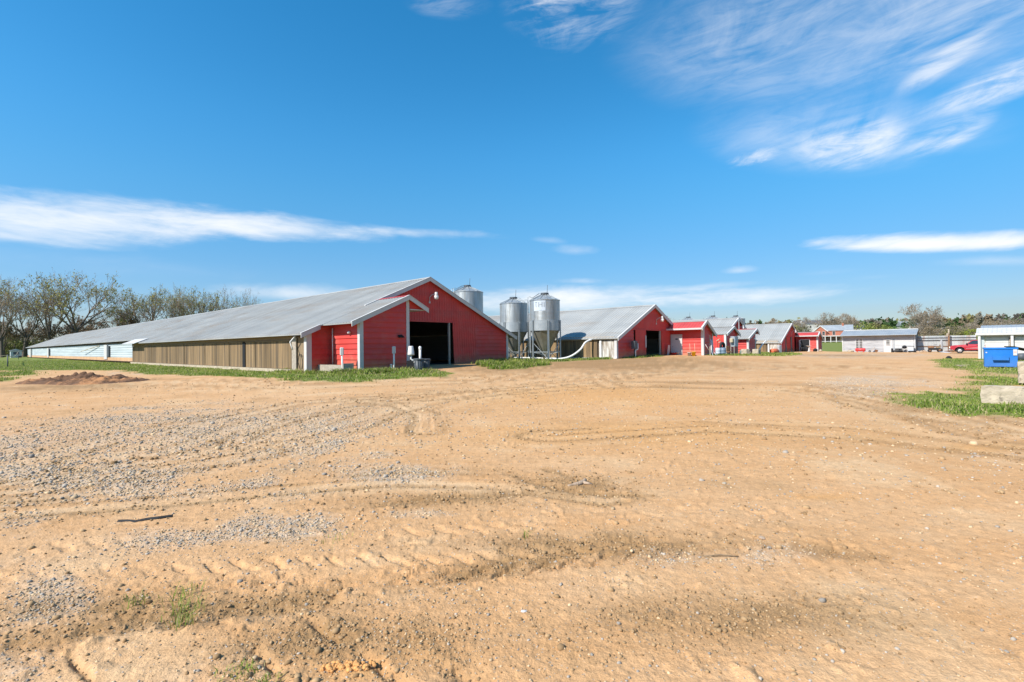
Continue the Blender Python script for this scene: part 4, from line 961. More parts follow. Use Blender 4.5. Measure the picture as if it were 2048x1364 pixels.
def heap(x,y,label,n,R,m,name,cat):
    t=at(name,label,cat,x,y); mb=MB(); 
    for i in range(n):
        a=random.uniform(0,6.28); r=R*random.random()**.5; s=random.uniform(.10,.22)
        vs=[];fs=[];k=7
        c=(r*math.cos(a)*1.6,r*math.sin(a)*.5,max(0,(R-r)*.5*random.random()))
        for j,zz in enumerate((-.5,0,.6,.9)):
            for q in range(k):
                b=6.283*q/k; rr=s*(.75,1,.8,.25)[j]*random.uniform(.8,1.2); vs.append((c[0]+rr*math.cos(b),c[1]+rr*math.sin(b),c[2]+s*zz))
        for j in range(3):
            for q in range(k): fs.append((j*k+q,j*k+(q+1)%k,(j+1)*k+(q+1)%k,(j+1)*k+q))
        fs.append(tuple(3*k+q for q in range(k))); mb.add(vs,fs)
    mb.build('heap_body',m,t); return t
heap(*onshed(1.05,.6),'low heap of grey stones at the left of the shed wall',26,.62,M['conc'],'stone_heap','stones')
# ---------------- corrugated fence and yard junk
C0=(61.3,77.5); C1=(68.9,74.6); CD=math.atan2(C1[1]-C0[1],C1[0]-C0[0]); LC=math.hypot(C1[0]-C0[0],C1[1]-C0[1])
t=thing('corrugated_fence','rusty corrugated sheet fence with dark rails behind the red pickup','fence',(*C0,0),CD)
for z0,z1,yy in ((-.2,.83,.0),(.86,1.72,.03),(1.76,2.1,.0),(2.14,2.42,.05)):
    mb=MB(); relief(mb,[(0,z0),(LC,z0),(LC,z1),(0,z1)],lambda a,b,o:(a,yy-o,b),0,RIB,.2); mb.add([(0,yy+.03,z0),(LC,yy+.03,z0),(LC,yy+.03,z1),(0,yy+.03,z1)],[(0,1,2,3)]); mb.build('sheet_row',M['rusty'],t)
for z0 in (.78,1.70,2.06): MB().box(0,LC,-.09,-.03,z0,z0+.09).build('rail',M['rust'] if z0<1 else M['darkgrey'],t)
for i in range(5): MB().box(i*LC/4-.07,i*LC/4+.07,.06,.2,-.3,2.42).build('post',M['wood'],t)
t=thing('red_panel','bright red upright panel at the left end of the corrugated fence','panel',(61.55,76.9,0),CD); MB().bbox(-.16,.2,-.1,.06,.95,2.1,.03).build('panel_face',M['redplas'],t); MB().beam((0,.1,-.2),(0,.1,1.9),.08,.05).build('panel_post',M['wood'],t)
t=thing('short_pole','short brown pole with pale top in front of the corrugated fence','pole',(65.2,75.0,0),0); MB().tube([(0,0,-.3),(0,0,2.5)],.11,10).build('pole_shaft',M['rust'],t); MB().tube([(0,0,2.5),(0,0,3.35)],.10,10).build('pole_top',M['conc'],t); MB().bbox(-.32,-.1,-.1,.1,2.35,2.75,.04).build('bracket',M['conc'],t)
t=thing('upright_boat','pale narrow hull standing upright against the corrugated fence','boat',(63.4,74.2,0),.2)
hb=MB(); prof=[(.0,-.02),(.22,.03),(.34,.5),(.36,.95),(.28,1.45),(.12,1.8),(.0,1.85)]; hb.lathe([(r*.75,z) for r,z in prof],14,caps=False); hb.v=[(p[0],p[1]*.45,p[2]) for p in hb.v]; hb.build('hull',M['shedwall'],t)
t=thing('loose_sheet','grey sheet lying flat on the ground left of the pickup','sheet',(60.6,70.2,0.02),.3); mb=MB().box(-.6,.6,-.5,.5,.0,.03); mb.xf(Matrix.Rotation(.12,4,'X')); mb.build('sheet_face',M['bluewhite'],t)
# old garden tractor
t=at('garden_tractor','old rusty garden tractor with brown seat among the scrap','tractor',61.0,72.5,SD+.15)
MB().bbox(-.75,.55,-.28,.28,.32,.62,.05).build('chassis',M['dark'],t); MB().bbox(-.8,-.1,-.24,.24,.6,.95,.08).build('hood',M['rust'],t); MB().bbox(.12,.6,-.26,.26,.62,.78,.05).build('seat',M['wood'],t); MB().bbox(.5,.62,-.26,.26,.72,1.1,.04).build('backrest',M['wood'],t)
for a,rr in ((-.6,.22),(.5,.3)):
    for b in (-.38,.38):
        w_=tyre(MB(),rr*.72,rr*.28,'y',(a,b,rr)).build('wheel',M['rubber'],t); MB().tube([(a,b-.05,rr),(a,b+.05,rr)],rr*.5,12).build('rim',M['rust'],w_)
MB().tube([(-.05,0,.9),(.05,0,1.12)],.02,6).build('steering_column',M['steel'],t); tyre(MB(),.15,.02,'z',(.06,0,1.13)).build('steering_wheel',M['dark'],t)
heap(59.9,73.6,'tan heap of scrap sacks between the shed and the tractor',14,.55,M['bone'],'scrap_heap','scrap')
heap(62.4,71.4,'dark heap of scrap iron right of the garden tractor',16,.6,M['rust'],'scrap_iron','scrap')
# ---------------- pickup truck
def pickup(x,y,rz):
    t=at('pickup_truck','red single cab pickup truck parked facing the scrap heap','pickup truck',x,y,rz)
    W=.92
    # lower body side outline (x from nose 0 to tail 5.2)
    prof=[(.10,.52),(.06,.80),(.16,.98),(.60,1.05),(1.52,1.12),(3.08,1.12),(3.14,1.08),(5.12,1.08),(5.16,.62),(4.78,.50),(4.72,.70),(4.45,.86),(4.10,.86),(3.83,.70),(3.77,.46),(1.50,.42),(1.44,.66),(1.18,.84),(.86,.84),(.60,.66),(.54,.46)]
    b=MB(); n=len(prof)
    # side skins with tumblehome, and a belt that bulges
    def ring(yy,inset): return [(px,yy,pz) for px,pz in prof]
    def shape(s):
        L=[]
        for px,pz in prof:
            bul=W-.05*max(0,(pz-.85))/.25-.03*max(0,(.6-pz))/.2
            if px<.5: bul-=.10*(.5-px)/.5
            L.append((px,s*bul,pz))
        return L
    A=shape(-1);B=shape(1)
    mid=lambda L:L
    b.add(A,[tuple(range(n))]); b.add(B,[tuple(range(n-1,-1,-1))])
    m=n
    vs=A+B; b.add(vs,[(i,(i+1)%n,n+(i+1)%n,n+i) for i in range(n) if not (8<=0)])
    body=b.build('body',M['truck'],t)
    md=body.modifiers.new('edge','BEVEL'); md.width=.03; md.segments=2; md.limit_method='ANGLE'; md.angle_limit=R_(35)
    # cab: pillars and roof
    c=MB(); zt=1.70
    c.prism([(1.50,1.11),(1.56,1.13),(2.14,zt-.05),(2.26,zt),(2.92,zt),(3.02,zt-.06),(3.08,1.13),(3.14,1.11)],lambda a,q,h:(a,h*(1-.10*(q-1.1)/.6),q),-.86,.86)
    cab=c.build('cab',M['truck'],t)
    md=cab.modifiers.new('edge','BEVEL'); md.width=.04; md.segments=2
    for s in (-1,1):
        yy=s*.862
        pts=[(1.74,1.17),(2.22,1.62),(2.86,1.62),(2.93,1.17)]
        MB().prism(pts,lambda a,q,h:(a,s*(.862*(1-.10*(q-1.1)/.6)+h),q),.0,.012).build('side_window',M['glass'],t)
    MB().add([(1.54,-.74,1.17),(1.54,.74,1.17),(2.10,.70,1.63),(2.10,-.70,1.63)],[(0,1,2,3)]).build('windscreen',M['glass'],t)
    # cargo bed recess
    MB().box(3.25,5.05,-.78,.78,.80,.84).build('bed_floor',M['dark'],t)
    MB().bbox(3.2,3.75,-.8,.8,1.04,1.36,.03).build('cab_reflection',M['white'],t)  # white box added for the bright reflection at the cab's rear pillar
    # nose
    MB().bbox(-.06,.14,-.88,.88,.40,.60,.04).build('bumper',M['chrome'],t)
    MB().box(.02,.085,-.55,.55,.66,.88).build('grille',M['dark'],t)
    for s in (-1,1): MB().box(.015,.10,s*.73-.15,s*.73+.15,.70,.88).build('headlight',M['globe'],t)
    MB().bbox(5.10,5.24,-.86,.86,.42,.58,.04).build('bumper',M['chrome'],t)
    for s in (-1,1): MB().box(5.14,5.19,s*.8-.06,s*.8+.06,.68,1.0).build('tail_lamp',M['redplas'],t)
    for s in (-1,1): MB().bbox(1.62,1.78,s*.98-.09,s*.98+.09,1.14,1.30,.03).build('mirror',M['dark'],t)
    MB().box(2.62,2.82,-.945,-.90,.98,1.02).build('door_handle',M['dark'],t)
    for s in (-1,1): MB().box(1.60,3.72,s*.905-.012,s*.905+.012,.60,.64).build('side_trim',M['chrome'],t)
    MB().box(1.5,3.9,-.7,.7,.30,.46).build('underside',M['dark'],t)
    for a in (.50,3.72): MB().box(a,a+1.05,-.70,.70,.28,.92).build('wheel_well',M['dark'],t)
    for px in (1.02,4.28):
        for s in (-1,1):
            w_=tyre(MB(),.25,.105,'y',(px,s*.80,.355),1.1).build('wheel',M['rubber'],t)
            MB().tube([(px,s*.80-.08,.355),(px,s*.80+.08,.355)],.215,20).build('rim',M['hub'],w_)
            MB().tube([(px,s*.80-.09,.355),(px,s*.80+.09,.355)],.07,10).build('hub_cap',M['darkgrey'],w_)
    return t
pickup(56.55,65.0,math.atan2(-.68,.73))
# ---------------- white garage on the right
A0=(40.75,43.9); GD=math.atan2(-.70,.714)
t=thing('garage_building','white garage with overhead doors under a posted porch roof','garage',(*A0,0),GD)
yw=.32
gw=MB()
for P in ([(.0,-.3),(.40,-.3),(.40,2.25),(.0,2.25)],[(1.90,-.3),(2.2,-.3),(2.2,1.9),(1.90,1.9)],[(.40,1.9),(9.5,1.9),(9.5,2.25),(.40,2.25)],[(3.9,-.3),(9.5,-.3),(9.5,1.9),(3.9,1.9)]): relief(gw,P,lambda a,b,o:(a,yw-o,b),1,LAP,.2)
gw.build('front_wall',M['white'],t)
sw=MB(); relief(sw,[(yw,-.3),(yw+6,-.3),(yw+6,2.4),(yw,2.25)],lambda a,b,o:(.0-o,a,b),0,RIB,.3); sw.build('side_wall',M['white'],t)
MB().add([(9.5,yw,-.3),(9.5,yw+6,-.3),(9.5,yw+6,2.6),(9.5,yw,2.6)],[(0,1,2,3)]).build('side_wall',M['white'],t)
MB().add([(.3,yw+6,-.3),(9.5,yw+6,-.3),(9.5,yw+6,2.6),(.3,yw+6,2.6)],[(0,1,2,3)]).build('back_wall',M['white'],t)
for a,a2 in ((.43,1.87),(2.23,3.87)):
    gd=MB()
    for i in range(4): gd.box(a,a2,yw+.02,yw+.07,.0+i*.472,.0+i*.472+.462)
    gd.build('overhead_door',M['white'],t)
slope2('porch_roof',M['white'],t,-.15,9.7,-.12,2.22,yw+1.6,2.72); slope2('roof',M['shedroof'],t,.1,9.7,yw+1.61,2.70,yw+3.2,2.98); slope2('roof',M['shedroof'],t,.1,9.7,yw+6.3,2.55,yw+3.2,2.98)
MB().box(-.2,9.7,-.19,-.125,2.06,2.24).build('fascia_board',M['white'],t)
for a in (.05,2.08,4.1,6.8,9.5): post('porch_post',M['white'],t,a,-.02,-.3,2.1,.17,.17)
post('door_post',M['wood'],t,2.0,yw-.07,-.3,1.9,.14,.06)
MB().box(.0,.36,yw-.09,yw-.04,-.0,2.2).build('white_panel',M['curtain'],t)
# ---------------- dumpster
DX,DY=28.02,29.84; DD=math.atan2(-.66,.75)
t=at('dumpster','blue steel dumpster with black lid thrown back on the grass','dumpster',DX,DY,DD)
W=1.40;H=1.17;D=1.15
b=MB(); b.prism([(0,.06),(D,.06),(D,H),(0,H)],lambda a,q,h:(h,a,q),0,.03); b.prism([(0,.06),(D,.06),(D,H),(0,H)],lambda a,q,h:(h,a,q),W-.03,W); b.box(.031,W-.031,0,.03,.06,H); b.box(.031,W-.031,D-.03,D,.06,H); b.box(.031,W-.031,.031,D-.031,.06,.10)
for x0 in (.05,W-.2): b.box(x0,x0+.15,.0,D,-.06,.058)
b.build('bin_body',M['blue'],t)
r=MB(); r.box(-.03,W+.03,-.035,-.002,H-.09,H+.01); r.box(-.035,-.002,-.0,D,H-.09,H+.01); r.box(W+.002,W+.035,-.0,D,H-.09,H+.01); r.build('rim',M['blue'],t); MB().box(-.02,W+.02,-.03,-.002,.06,.17).build('bottom_rail',M['blue'],t)
pk=MB(); pk.box(.36,1.04,-.15,-.001,.66,.70); pk.box(.36,1.04,-.17,-.151,.44,.70); pk.box(.36,.39,-.15,-.001,.44,.66); pk.box(1.01,1.04,-.15,-.001,.44,.66); pk.build('fork_pocket',M['blue'],t)
MB().box(1.22,1.38,-.042,-.036,.72,1.07).build('label_plate',M['white'],t); MB().box(1.24,1.36,-.046,-.0425,.90,.93).build('label_stripe',M['orange'],t)
MB().box(.06,.13,-.006,-.001,.86,.92).build('bolt_plate',M['white'],t)
ld=MB().beam((1.08,.4,H+.06),(1.95,.75,H-.20),1.0,.045,up=(0,0,1)); ld.build('lid',M['dark'],t)
t=at('plastic_scrap','crumpled cream plastic on the grass left of the dumpster','plastic',27.35,30.6); mb=MB()
for i in range(7):
    a=[(random.uniform(-.4,.4),random.uniform(-.2,.2),random.uniform(0,.16)) for _ in range(3)]; mb.add(a+[(p[0],p[1],p[2]+.015) for p in a],[(0,1,2),(5,4,3),(0,1,4,3),(1,2,5,4),(2,0,3,5)])
mb.build('crumple',M['cable'],t)
t=at('dark_cylinder','dark cylinder lying beyond the dumpster at the garage','drum',38.0,37.5,.4); MB().tube([(-.3,0,.28),(.3,0,.28)],.28,18).build('cylinder_shell',M['darkgrey'],t)  # plain dark cylinder for a blackish shape right of the dumpster
t=at('rock_pair','dark stone lying on grass before the garage porch','stone',37.6,43.3); mb=MB().lathe([(.0,-.05),(.2,0),(.22,.12),(.1,.24),(.0,.26)],9,caps=False,smooth=False); mb.build('stone_body',M['dark'],t)
# ---------------- rough concrete blocks on the right
t=cblock(12.55,12.17,'long rough concrete block lying in the grass, nearer one',1.85,.55,.44,math.atan2(-.80,.60),'concrete blocks in the right grass')
t=cblock(18.05,17.2,'rough concrete slab tipped up behind the long block',1.1,.5,.60,math.atan2(-.75,.66),'concrete blocks in the right grass',dz=.22); 
t=at('earth_footing','dark earth clump under the tipped concrete slab','earth clump',18.1,17.25,math.atan2(-.75,.66)); MB().bbox(-.35,.5,.05,.5,-.1,.12,.05).build('clump_body',M['rust'],t)
# ---------------- things on the bare ground in front
t=thing('rubber_strip','dark rubber strip lying on gravel in the foreground','strip',(0,0,0),0)
pts=[(-3.70,4.70),(-3.62,4.71),(-3.54,4.70),(-3.45,4.74),(-3.36,4.76),(-3.27,4.82)]
sp=MB(); vs=[]
for i,(a,b) in enumerate(pts):
    z=float(ground_fields(np.array([a]),np.array([b]))[0][0])+.006+(.006 if i in(3,4,5) else 0)
    vs+=[(a,b-.004,z-.004),(a,b+.014,z+.010),(a,b+.014,z-.02),(a,b-.004,z-.03)]
fs=[]
for i in range(len(pts)-1):
    o=4*i; fs+=[(o,o+4,o+5,o+1),(o+1,o+5,o+6,o+2),(o+2,o+6,o+7,o+3),(o+3,o+7,o+4,o)]
sp.add(vs,fs); sp.build('strip_body',M['rubber'],t)
def gz(x,y): return float(ground_fields(np.array([x]),np.array([y]))[0][0])
t=thing('driftwood','pale knotted piece of wood lying in the wheel rut','wood',(.74,5.74,gz(.74,5.74)-.004),.2); t.scale=(.62,.62,.6)
d=MB(); d.tube(smoothpath([(-.22,-.05,.01),(-.1,-.02,.02),(.0,.0,.03),(.1,.05,.045),(.17,.12,.06)],5),[.03]*6+[.04]*8+[.035]*7,9); d.tube([(.08,.04,.04),(.17,-.03,.03),(.25,-.04,.015)],[.035,.025,.012],8); d.build('wood_body',M['bone'],t)
t=thing('clay_lump','orange clay lump pressed into the dirt near the bottom edge','clay',(-.84,2.53,gz(-.84,2.53)),.1)
c=MB(); n=16
for k in range(70):
    a=random.uniform(0,6.28); r=random.random()**.6; s=random.uniform(.005,.017)
    c.lathe([(.0,-.01),(s,.0),(s*.9,s*.5),(s*.4,s*.8),(0,s*.85)],7,(math.cos(a)*r*.14,math.sin(a)*r*.05,0),smooth=False,caps=False)
c.build('lump_body',M['claylump'],t)
for x,y,l,s,m in ((2.02,4.12,'flat pale stone on the dirt, right of the ruts',.022,'bone'),(6.4,6.95,'pale stone near the right edge of the yard',.035,'bone'),(2.4,5.75,'white stone with grey face in the middle of the yard',.022,'conc'),(.05,3.02,'small white stone, nearest of the pale stones',.012,'white'),(-4.6,8.6,'white pebble on the grey gravel to the left',.022,'white')):
    t=thing('pale_stone',l,'stone',(x,y,gz(x,y)),random.uniform(0,3),'single pale stones in the yard'); k=MB().lathe([(.0,-.02),(s,-.0),(s*1.1,s*.3),(s*.7,s*.6),(.0,s*.7)],8,smooth=False,caps=False); k.v=[(p[0]*1.5+random.uniform(-.1,.1)*s,p[1]+random.uniform(-.1,.1)*s,p[2]) for p in k.v]; k.build('stone_body',M[m],t)
for x0,y0,x1,y1,l in ((1.41,3.76,1.66,3.74,'thin brown stick lying flat on the dirt right of centre'),):
    t=thing('stick',l,'stick',(x0,y0,gz(x0,y0)),0); MB().tube([(0,0,.008),((x1-x0)*.5,(y1-y0)*.5+.02,.012),(x1-x0,y1-y0,.008)],[.004,.005,.003],6).build('twig',M['wood'],t)
# dug earth on the left
t=thing('dirt_pile','heap of freshly dug brown and orange earth on the left','dirt pile',(-21.3,25.4,zg(-21.3,25.4)-.06),math.atan2(-.30,.95))
nx,ny=170,64; X,Y=np.meshgrid(np.linspace(-4.4,4.6,nx),np.linspace(-1.8,1.9,ny)); X=X.ravel();Y=Y.ravel()
lp=fbm(X*1.5+9,Y*1.5,5,191,.6); l2=fbm(X*6,Y*6,4,193,.6); env=np.clip(1-(np.abs(X)/4.3)**2.6-(np.abs(Y+.2*np.sin(X*1.3))/1.55)**2.2,0,1)**.6*(1-.55*sstep(.5,4.4,X))
Z=env*(.16+.75*np.clip(lp-.34,0,1)+.22*(l2-.5)+.55*np.clip(fbm(X*2.6,Y*2.6,3,197)-.56,0,1))+.03*(env>0)
col=np.stack([np.zeros_like(X),np.clip(sstep(.42,.55,fbm(X*1.1,Y*1.6,4,195))*1.1,0,1),np.zeros_like(X),sstep(.45,.6,fbm(X*.9+4,Y*1.2,3,196))],1)
idx=np.arange(nx*ny).reshape(ny,nx); f=np.stack([idx[:-1,:-1],idx[:-1,1:],idx[1:,1:],idx[1:,:-1]],-1).reshape(-1,4)
npmesh('heap',np.stack([X,Y,Z],1),f,M['dug'],t,smooth=False)
# ---------------- left: rope fence and far end shed
t=thing('rope_fence','thin post with sagging rope crossing the left field','fence',(-51.4,51.2,zg(-51.4,51.2)),0)
for a,b in ((0,0),(-9,-2.5),(-50,52)):
    MB().tube([(a,b,-.4),(a,b,1.25)],.05,8).build('post',M['darkgrey'],t)
def sag(p,q,d): return [tuple(np.array(p)*(1-s)+np.array(q)*s-np.array((0,0,d*4*s*(1-s)))) for s in np.linspace(0,1,14)]
MB().tube(sag((0,0,1.2),(-9,-2.5,1.2),.35),.03,6).build('rope',M['cable'],t); MB().tube(sag((0,0,1.2),(-50,52,1.7),.5),.035,6).build('rope',M['cable'],t)
t=thing('pump_shed','small pale shed beyond the far end of the long barn','shed',(-137.6,139.5,.2),ROTB)
MB().box(-1.2,1.0,-1,1.4,-.3,1.9).build('wall',M['curtain'],t); MB().box(-.7,.5,-1.04,-1.002,.9,1.6).build('window',M['darkgrey'],t); MB().prism([(-1.4,1.88),(1.2,1.88),(1.2,1.97),(-.1,2.4),(-1.4,1.97)],lambda a,b,h:(a,h,b),-1.2,1.6).build('roof',M['shedroof'],t); MB().box(.2,1.0,-1.05,-1.005,-.3,.5).build('door',M['darkgrey'],t)
# ---------------- far houses
hx,hy=126.,197.; HB=zg(hx,hy)
t=thing('farmhouse','two storey red brick farmhouse with long white porch','house',(hx,hy,1.2),-.57)
MB().box(-4.6,6.2,0,7,-1,5.2).build('wall',M['brick'],t)
MB().prism([(-.3,5.0),(3.5,7.3),(7.3,5.0)],lambda a,b,h:(h,a,b),-4.8,6.6).build('roof',M['shedroof'],t)
MB().prism([(-6.3,-.5),(-2.3,-.5),(-2.3,4.9),(-4.3,6.9),(-6.3,4.9)],lambda a,b,h:(a,h,b),-.9,3.).build('gable_bay',M['brick'],t)
for s in (-1,1): MB().beam((-4.3,-1.05,7.0),(-4.3+s*2.6,-1.05,4.75),.3,.3,up=(0,1,0)).build('barge_board',M['cream'],t)
for x0,z0,y in ((-5.6,3.3,-.93),(-3.7,3.3,-.93),(-.3,3.3,-.03),(3.2,3.3,-.03)): window(t,x0,x0+.95,z0,z0+1.5,y,1,2,m='cream')
MB().box(-6.8,6.8,-3.2,.0,2.75,3.05).build('porch_roof',M['cream'],t)
for i in range(8): MB().box(-6.5+i*1.83,-6.22+i*1.83,-3.1,-2.85,-.6,2.75).build('porch_column',M['cream'],t)
MB().box(-6.6,6.6,-3.05,-2.95,.75,.95).build('porch_railing',M['cream'],t); MB().box(-6.6,6.6,-3.1,0,.0,.2).build('porch_floor',M['cream'],t)
for i in range(7): MB().box(-5.9+i*1.83,-5.0+i*1.83,-.94 if i<2 else -.05,-.91 if i<2 else -.02,.3,2.3).build('porch_window',M['glass'],t)
MB().box(2.9,3.5,2.8,3.5,6.6,8.0).build('chimney',M['brick'],t); MB().box(-6.4,6.4,-3.0,-2.6,-1.2,-.05).build('porch_base',M['conc'],t)
def far_house(label,x,y,w,d,h,rise,wm,rm,rz=0.,dz=0.,name='far_house'):
    t=thing(name,label,'house',(x,y,zg(x,y)+dz),rz,'houses on the far slope')
    MB().box(-w/2,w/2,0,d,-2,h).build('wall',M[wm],t)
    MB().prism([(-.4,h-.1),(d/2,h+rise),(d+.4,h-.1)],lambda a,b,hh:(hh,a,b),-w/2-.4,w/2+.4).build('roof',M[rm],t)
    MB().prism([(-w*.32-1.6,h-.12),(-w*.32,h+rise*.8),(-w*.32+1.6,h-.12)],lambda a,b,hh:(a,hh,b),-.25,d*.45).build('front_gable',M[wm],t)
    for i in range(3): window(t,-w*.3+i*w*.27,-w*.3+i*w*.27+1.2,h*.35,h*.75,-.03,1,2,m='cream')
    MB().box(w*.38,w*.38+.9,-.05,-.01,0,2.1).build('door',M['dark'],t)
    return t
far_house('long pale house on the wooded slope left of the brick farmhouse',205,345,16,9,4.5,2.6,'cream','slate',-.2,5.)
far_house('dark roofed cream house right of the brick farmhouse',233,340,13,9,3.5,2.6,'cream','slate',-.2,2.5)
far_house('white gabled house beyond the workshop roof, left of the pair',262,330,9,9,4.,3.,'cream','shedroof',-.3,3.)
far_house('pale roofed house beyond the workshop roof, right of the pair',285,335,12,9,4.,2.6,'cream','shedroof',.3,3.)
# ---------------------------------------------------------------- vegetation
def vmat(name,rough=.8,trans=.0,gain=1.):
    m,nt,b=newmat(name); L=nt.links.new
    at_=N(nt,'ShaderNodeAttribute',attribute_name='mask'); L(at_.outputs['Color'],b.inputs['Base Color']); b.inputs['Roughness'].default_value=rough; b.inputs['Specular IOR Level'].default_value=.2
    if trans:
        tr=N(nt,'ShaderNodeBsdfTranslucent'); L(at_.outputs['Color'],tr.inputs['Color']); mx=N(nt,'ShaderNodeMixShader'); mx.inputs[0].default_value=trans
        L(b.outputs[0],mx.inputs[1]); L(tr.outputs[0],mx.inputs[2]); L(mx.outputs[0],nt.nodes['Material Output'].inputs['Surface'])
    return m
M['blade']=vmat('grass_blade',.7,.35); M['leaf']=vmat('leaf',.75,.3); M['stone']=vmat('gravel_stone',.9)
M['bark']=mat('tree_bark',(.105,.083,.064),.9,0,.25,2.,c2=(.17,.145,.11),c2scale=.6)
M['twig']=mat('grey_brown_twigs',(.27,.205,.145),.9,0,.2,.5)
M['twigpale']=mat('pale_twigs',(.33,.28,.225),.9,0,.15,.5)
def make_tree(seed,H,spread=1.,trunk=.30,limbs=5,kids=(4,4,4,3),maxlev=5,buds=.5,budcol=((.17,.15,.05),(.23,.19,.07)),lean=0.,r0=None,twig='twig',budsize=.22,up=.25):
    rd=random.Random(seed); tr=MB(); cr=MB(); LV=[];LF=[];LC=[]
    r0=r0 or H*.025
    def rv(): 
        while True:
            v=Vector((rd.uniform(-1,1),rd.uniform(-1,1),rd.uniform(-1,1)))
            if .05<v.length<1: return v.normalized()
    def seg(p,d,L,r,lev,n,wob,trop):
        pts=[p];rad=[r]
        for i in range(n):
            d=(d+rv()*wob+Vector((0,0,trop))).normalized(); p=p+d*(L/n); pts.append(p); rad.append(r*(1-.45*(i+1)/n))
        return pts,rad,d
    def grow(p,d,L,r,lev):
        if lev>=maxlev:
            # last twigs as thin blades
            for q in range(2):
                dd=(d+rv()*.75).normalized(); sd=dd.cross(rv()).normalized()*.02; e=p+dd*L*rd.uniform(.6,1.1); o=len(cr.v)
                cr.v.extend([tuple(p-sd),tuple(p+sd),tuple(e)]); cr.f.append((o,o+1,o+2)); cr.sm.append(False)
                if rd.random()<buds:
                    for z in range(1):
                        c=p+(e-p)*rd.uniform(.4,1.05)+rv()*.1; a=rv()*budsize*rd.uniform(.6,1.3); b_=a.cross(rv()).normalized()*a.length*.7; o=len(LV)
                        LV.extend([c-a,c+b_,c+a,c-b_]); LF.append((o,o+1,o+2,o+3)); t=rd.random(); cc=[budcol[0][i]*(1-t)+budcol[1][i]*t for i in range(3)]
                        LC.extend([(*cc,1)]*4)
            return
        n=5 if lev<=1 else (4 if lev==2 else 3)
        pts,rad,d2=seg(p,d,L,r,lev,n,.16 if lev else .06,.05 if lev else .02)
        (tr if lev<=1 else cr).tube(pts,[max(x,.022) for x in rad],(9 if lev==0 else 6 if lev==1 else 4 if lev==2 else 3),smooth=lev<=2,caps=False)
        k=limbs if lev==0 else kids[min(lev-1,len(kids)-1)]
        for i in range(k):
            if lev==0: f=rd.uniform(.72,1.0)
            else: f=rd.uniform(.35,1.0)
            x=f*n; j=min(int(x),n-1); q=pts[j]+(pts[j+1]-pts[j])*(x-j)
            base=(pts[j+1]-pts[j]).normalized()
            ang=rd.uniform(.45,.85)*(spread if lev<2 else 1.)
            side=base.cross(rv()).normalized()
            if lev==0:
                a=2*math.pi*(i+rd.uniform(-.25,.25))/k; side=Vector((math.cos(a),math.sin(a),.0))
                ang=rd.uniform(.30,.75)*spread
            dd=(base*math.cos(ang)+side*math.sin(ang)+Vector((0,0,up*.3))).normalized()
            grow(q,dd,L*({0:1.25,1:.62,2:.62,3:.60}.get(lev,.55))*rd.uniform(.75,1.2)*(1. if lev else .95),max(rad[j]*.62,.02),lev+1)
        if lev>=1: grow(pts[-1],d2,L*.55,rad[-1]*.8,lev+1)
    grow(Vector((0,0,-.5)),Vector((lean,0,1)).normalized(),H*trunk,r0,0)
    # scale to the height asked for
    zmax=max(v[2] for v in cr.v); s=H/zmax
    for mb in (tr,cr): mb.v=[(x*s,y*s,z*s) for x,y,z in mb.v]
    LVs=[(v.x*s,v.y*s,v.z*s) for v in LV]
    return tr,cr,LVs,LF,LC,twig
def tree_obj(name,label,data,x,y,rz=0.,s=1.,group=None):
    tr,cr,LV,LF,LC,tw=data
    t=thing(name,label,'tree',(x,y,zg(x,y)-.2),rz,group); t.scale=(s,s,s)
    tr.build('trunk',M['bark'],t); c=cr.build('crown',M[tw],t)
    if LF: npmesh('leaves',np.array(LV),np.array(LF),M['leaf'],c,col=np.array(LC))
    return t
def tree_copy(o,label,x,y,rz,s,group=None):
    c=copy_tree(o); c.location=(x,y,zg(x,y)-.2); c.rotation_euler=(0,0,rz); c.scale=(s[0],s[0],s[1]) if isinstance(s,tuple) else (s,s,s); c['label']=label
    if group: c['group']=group
    return c
WG='tall spring trees behind the long barn'
def pxy(px,Y): return (px-1024)/1005.*Y,Y    # bearing measured on the photograph, distance chosen
OL=((.29,.27,.07),(.42,.38,.13)); BR=((.22,.15,.09),(.30,.21,.12)); LG=((.25,.28,.11),(.36,.37,.17))
d_oak=make_tree(3,25,1.05,.30,5,(4,4,3,3),5,.75,OL,lean=.03,budsize=.18)
d_bare=make_tree(11,25,.85,.36,5,(4,4,3,3),5,.10,BR)
d_mid=make_tree(23,23,.9,.28,4,(4,4,3,3),5,.45,OL,budsize=.17)
d_slim=make_tree(31,24,.55,.42,4,(4,4,3,3),5,.5,LG,budsize=.17)
d_small=make_tree(47,13,1.1,.24,5,(4,4,3,3),5,.35,BR,twig='twigpale',budsize=.2)
d_broad=make_tree(59,16,1.35,.26,7,(5,5,4,3),5,.12,BR,twig='twigpale',r0=.42,up=.1)
x,y=pxy(150,158); T_oak=tree_obj('oak_tree','big spreading tree with yellow buds, tallest behind the far barn roof',d_oak,x,y,.4,1.12,WG)
x,y=pxy(100,156); T_bare=tree_obj('bare_tree','tall dark bare tree left of the big yellow budded tree',d_bare,x,y,0,1.13,WG)
x,y=pxy(300,172); T_mid=tree_obj('budding_tree','round olive budded tree above the middle of the long roof',d_mid,x,y,.9,1.07,WG)
x,y=pxy(346,180); T_slim=tree_obj('slender_tree','slender pale green tree standing taller than its neighbours',d_slim,x,y,0,1.10,WG)
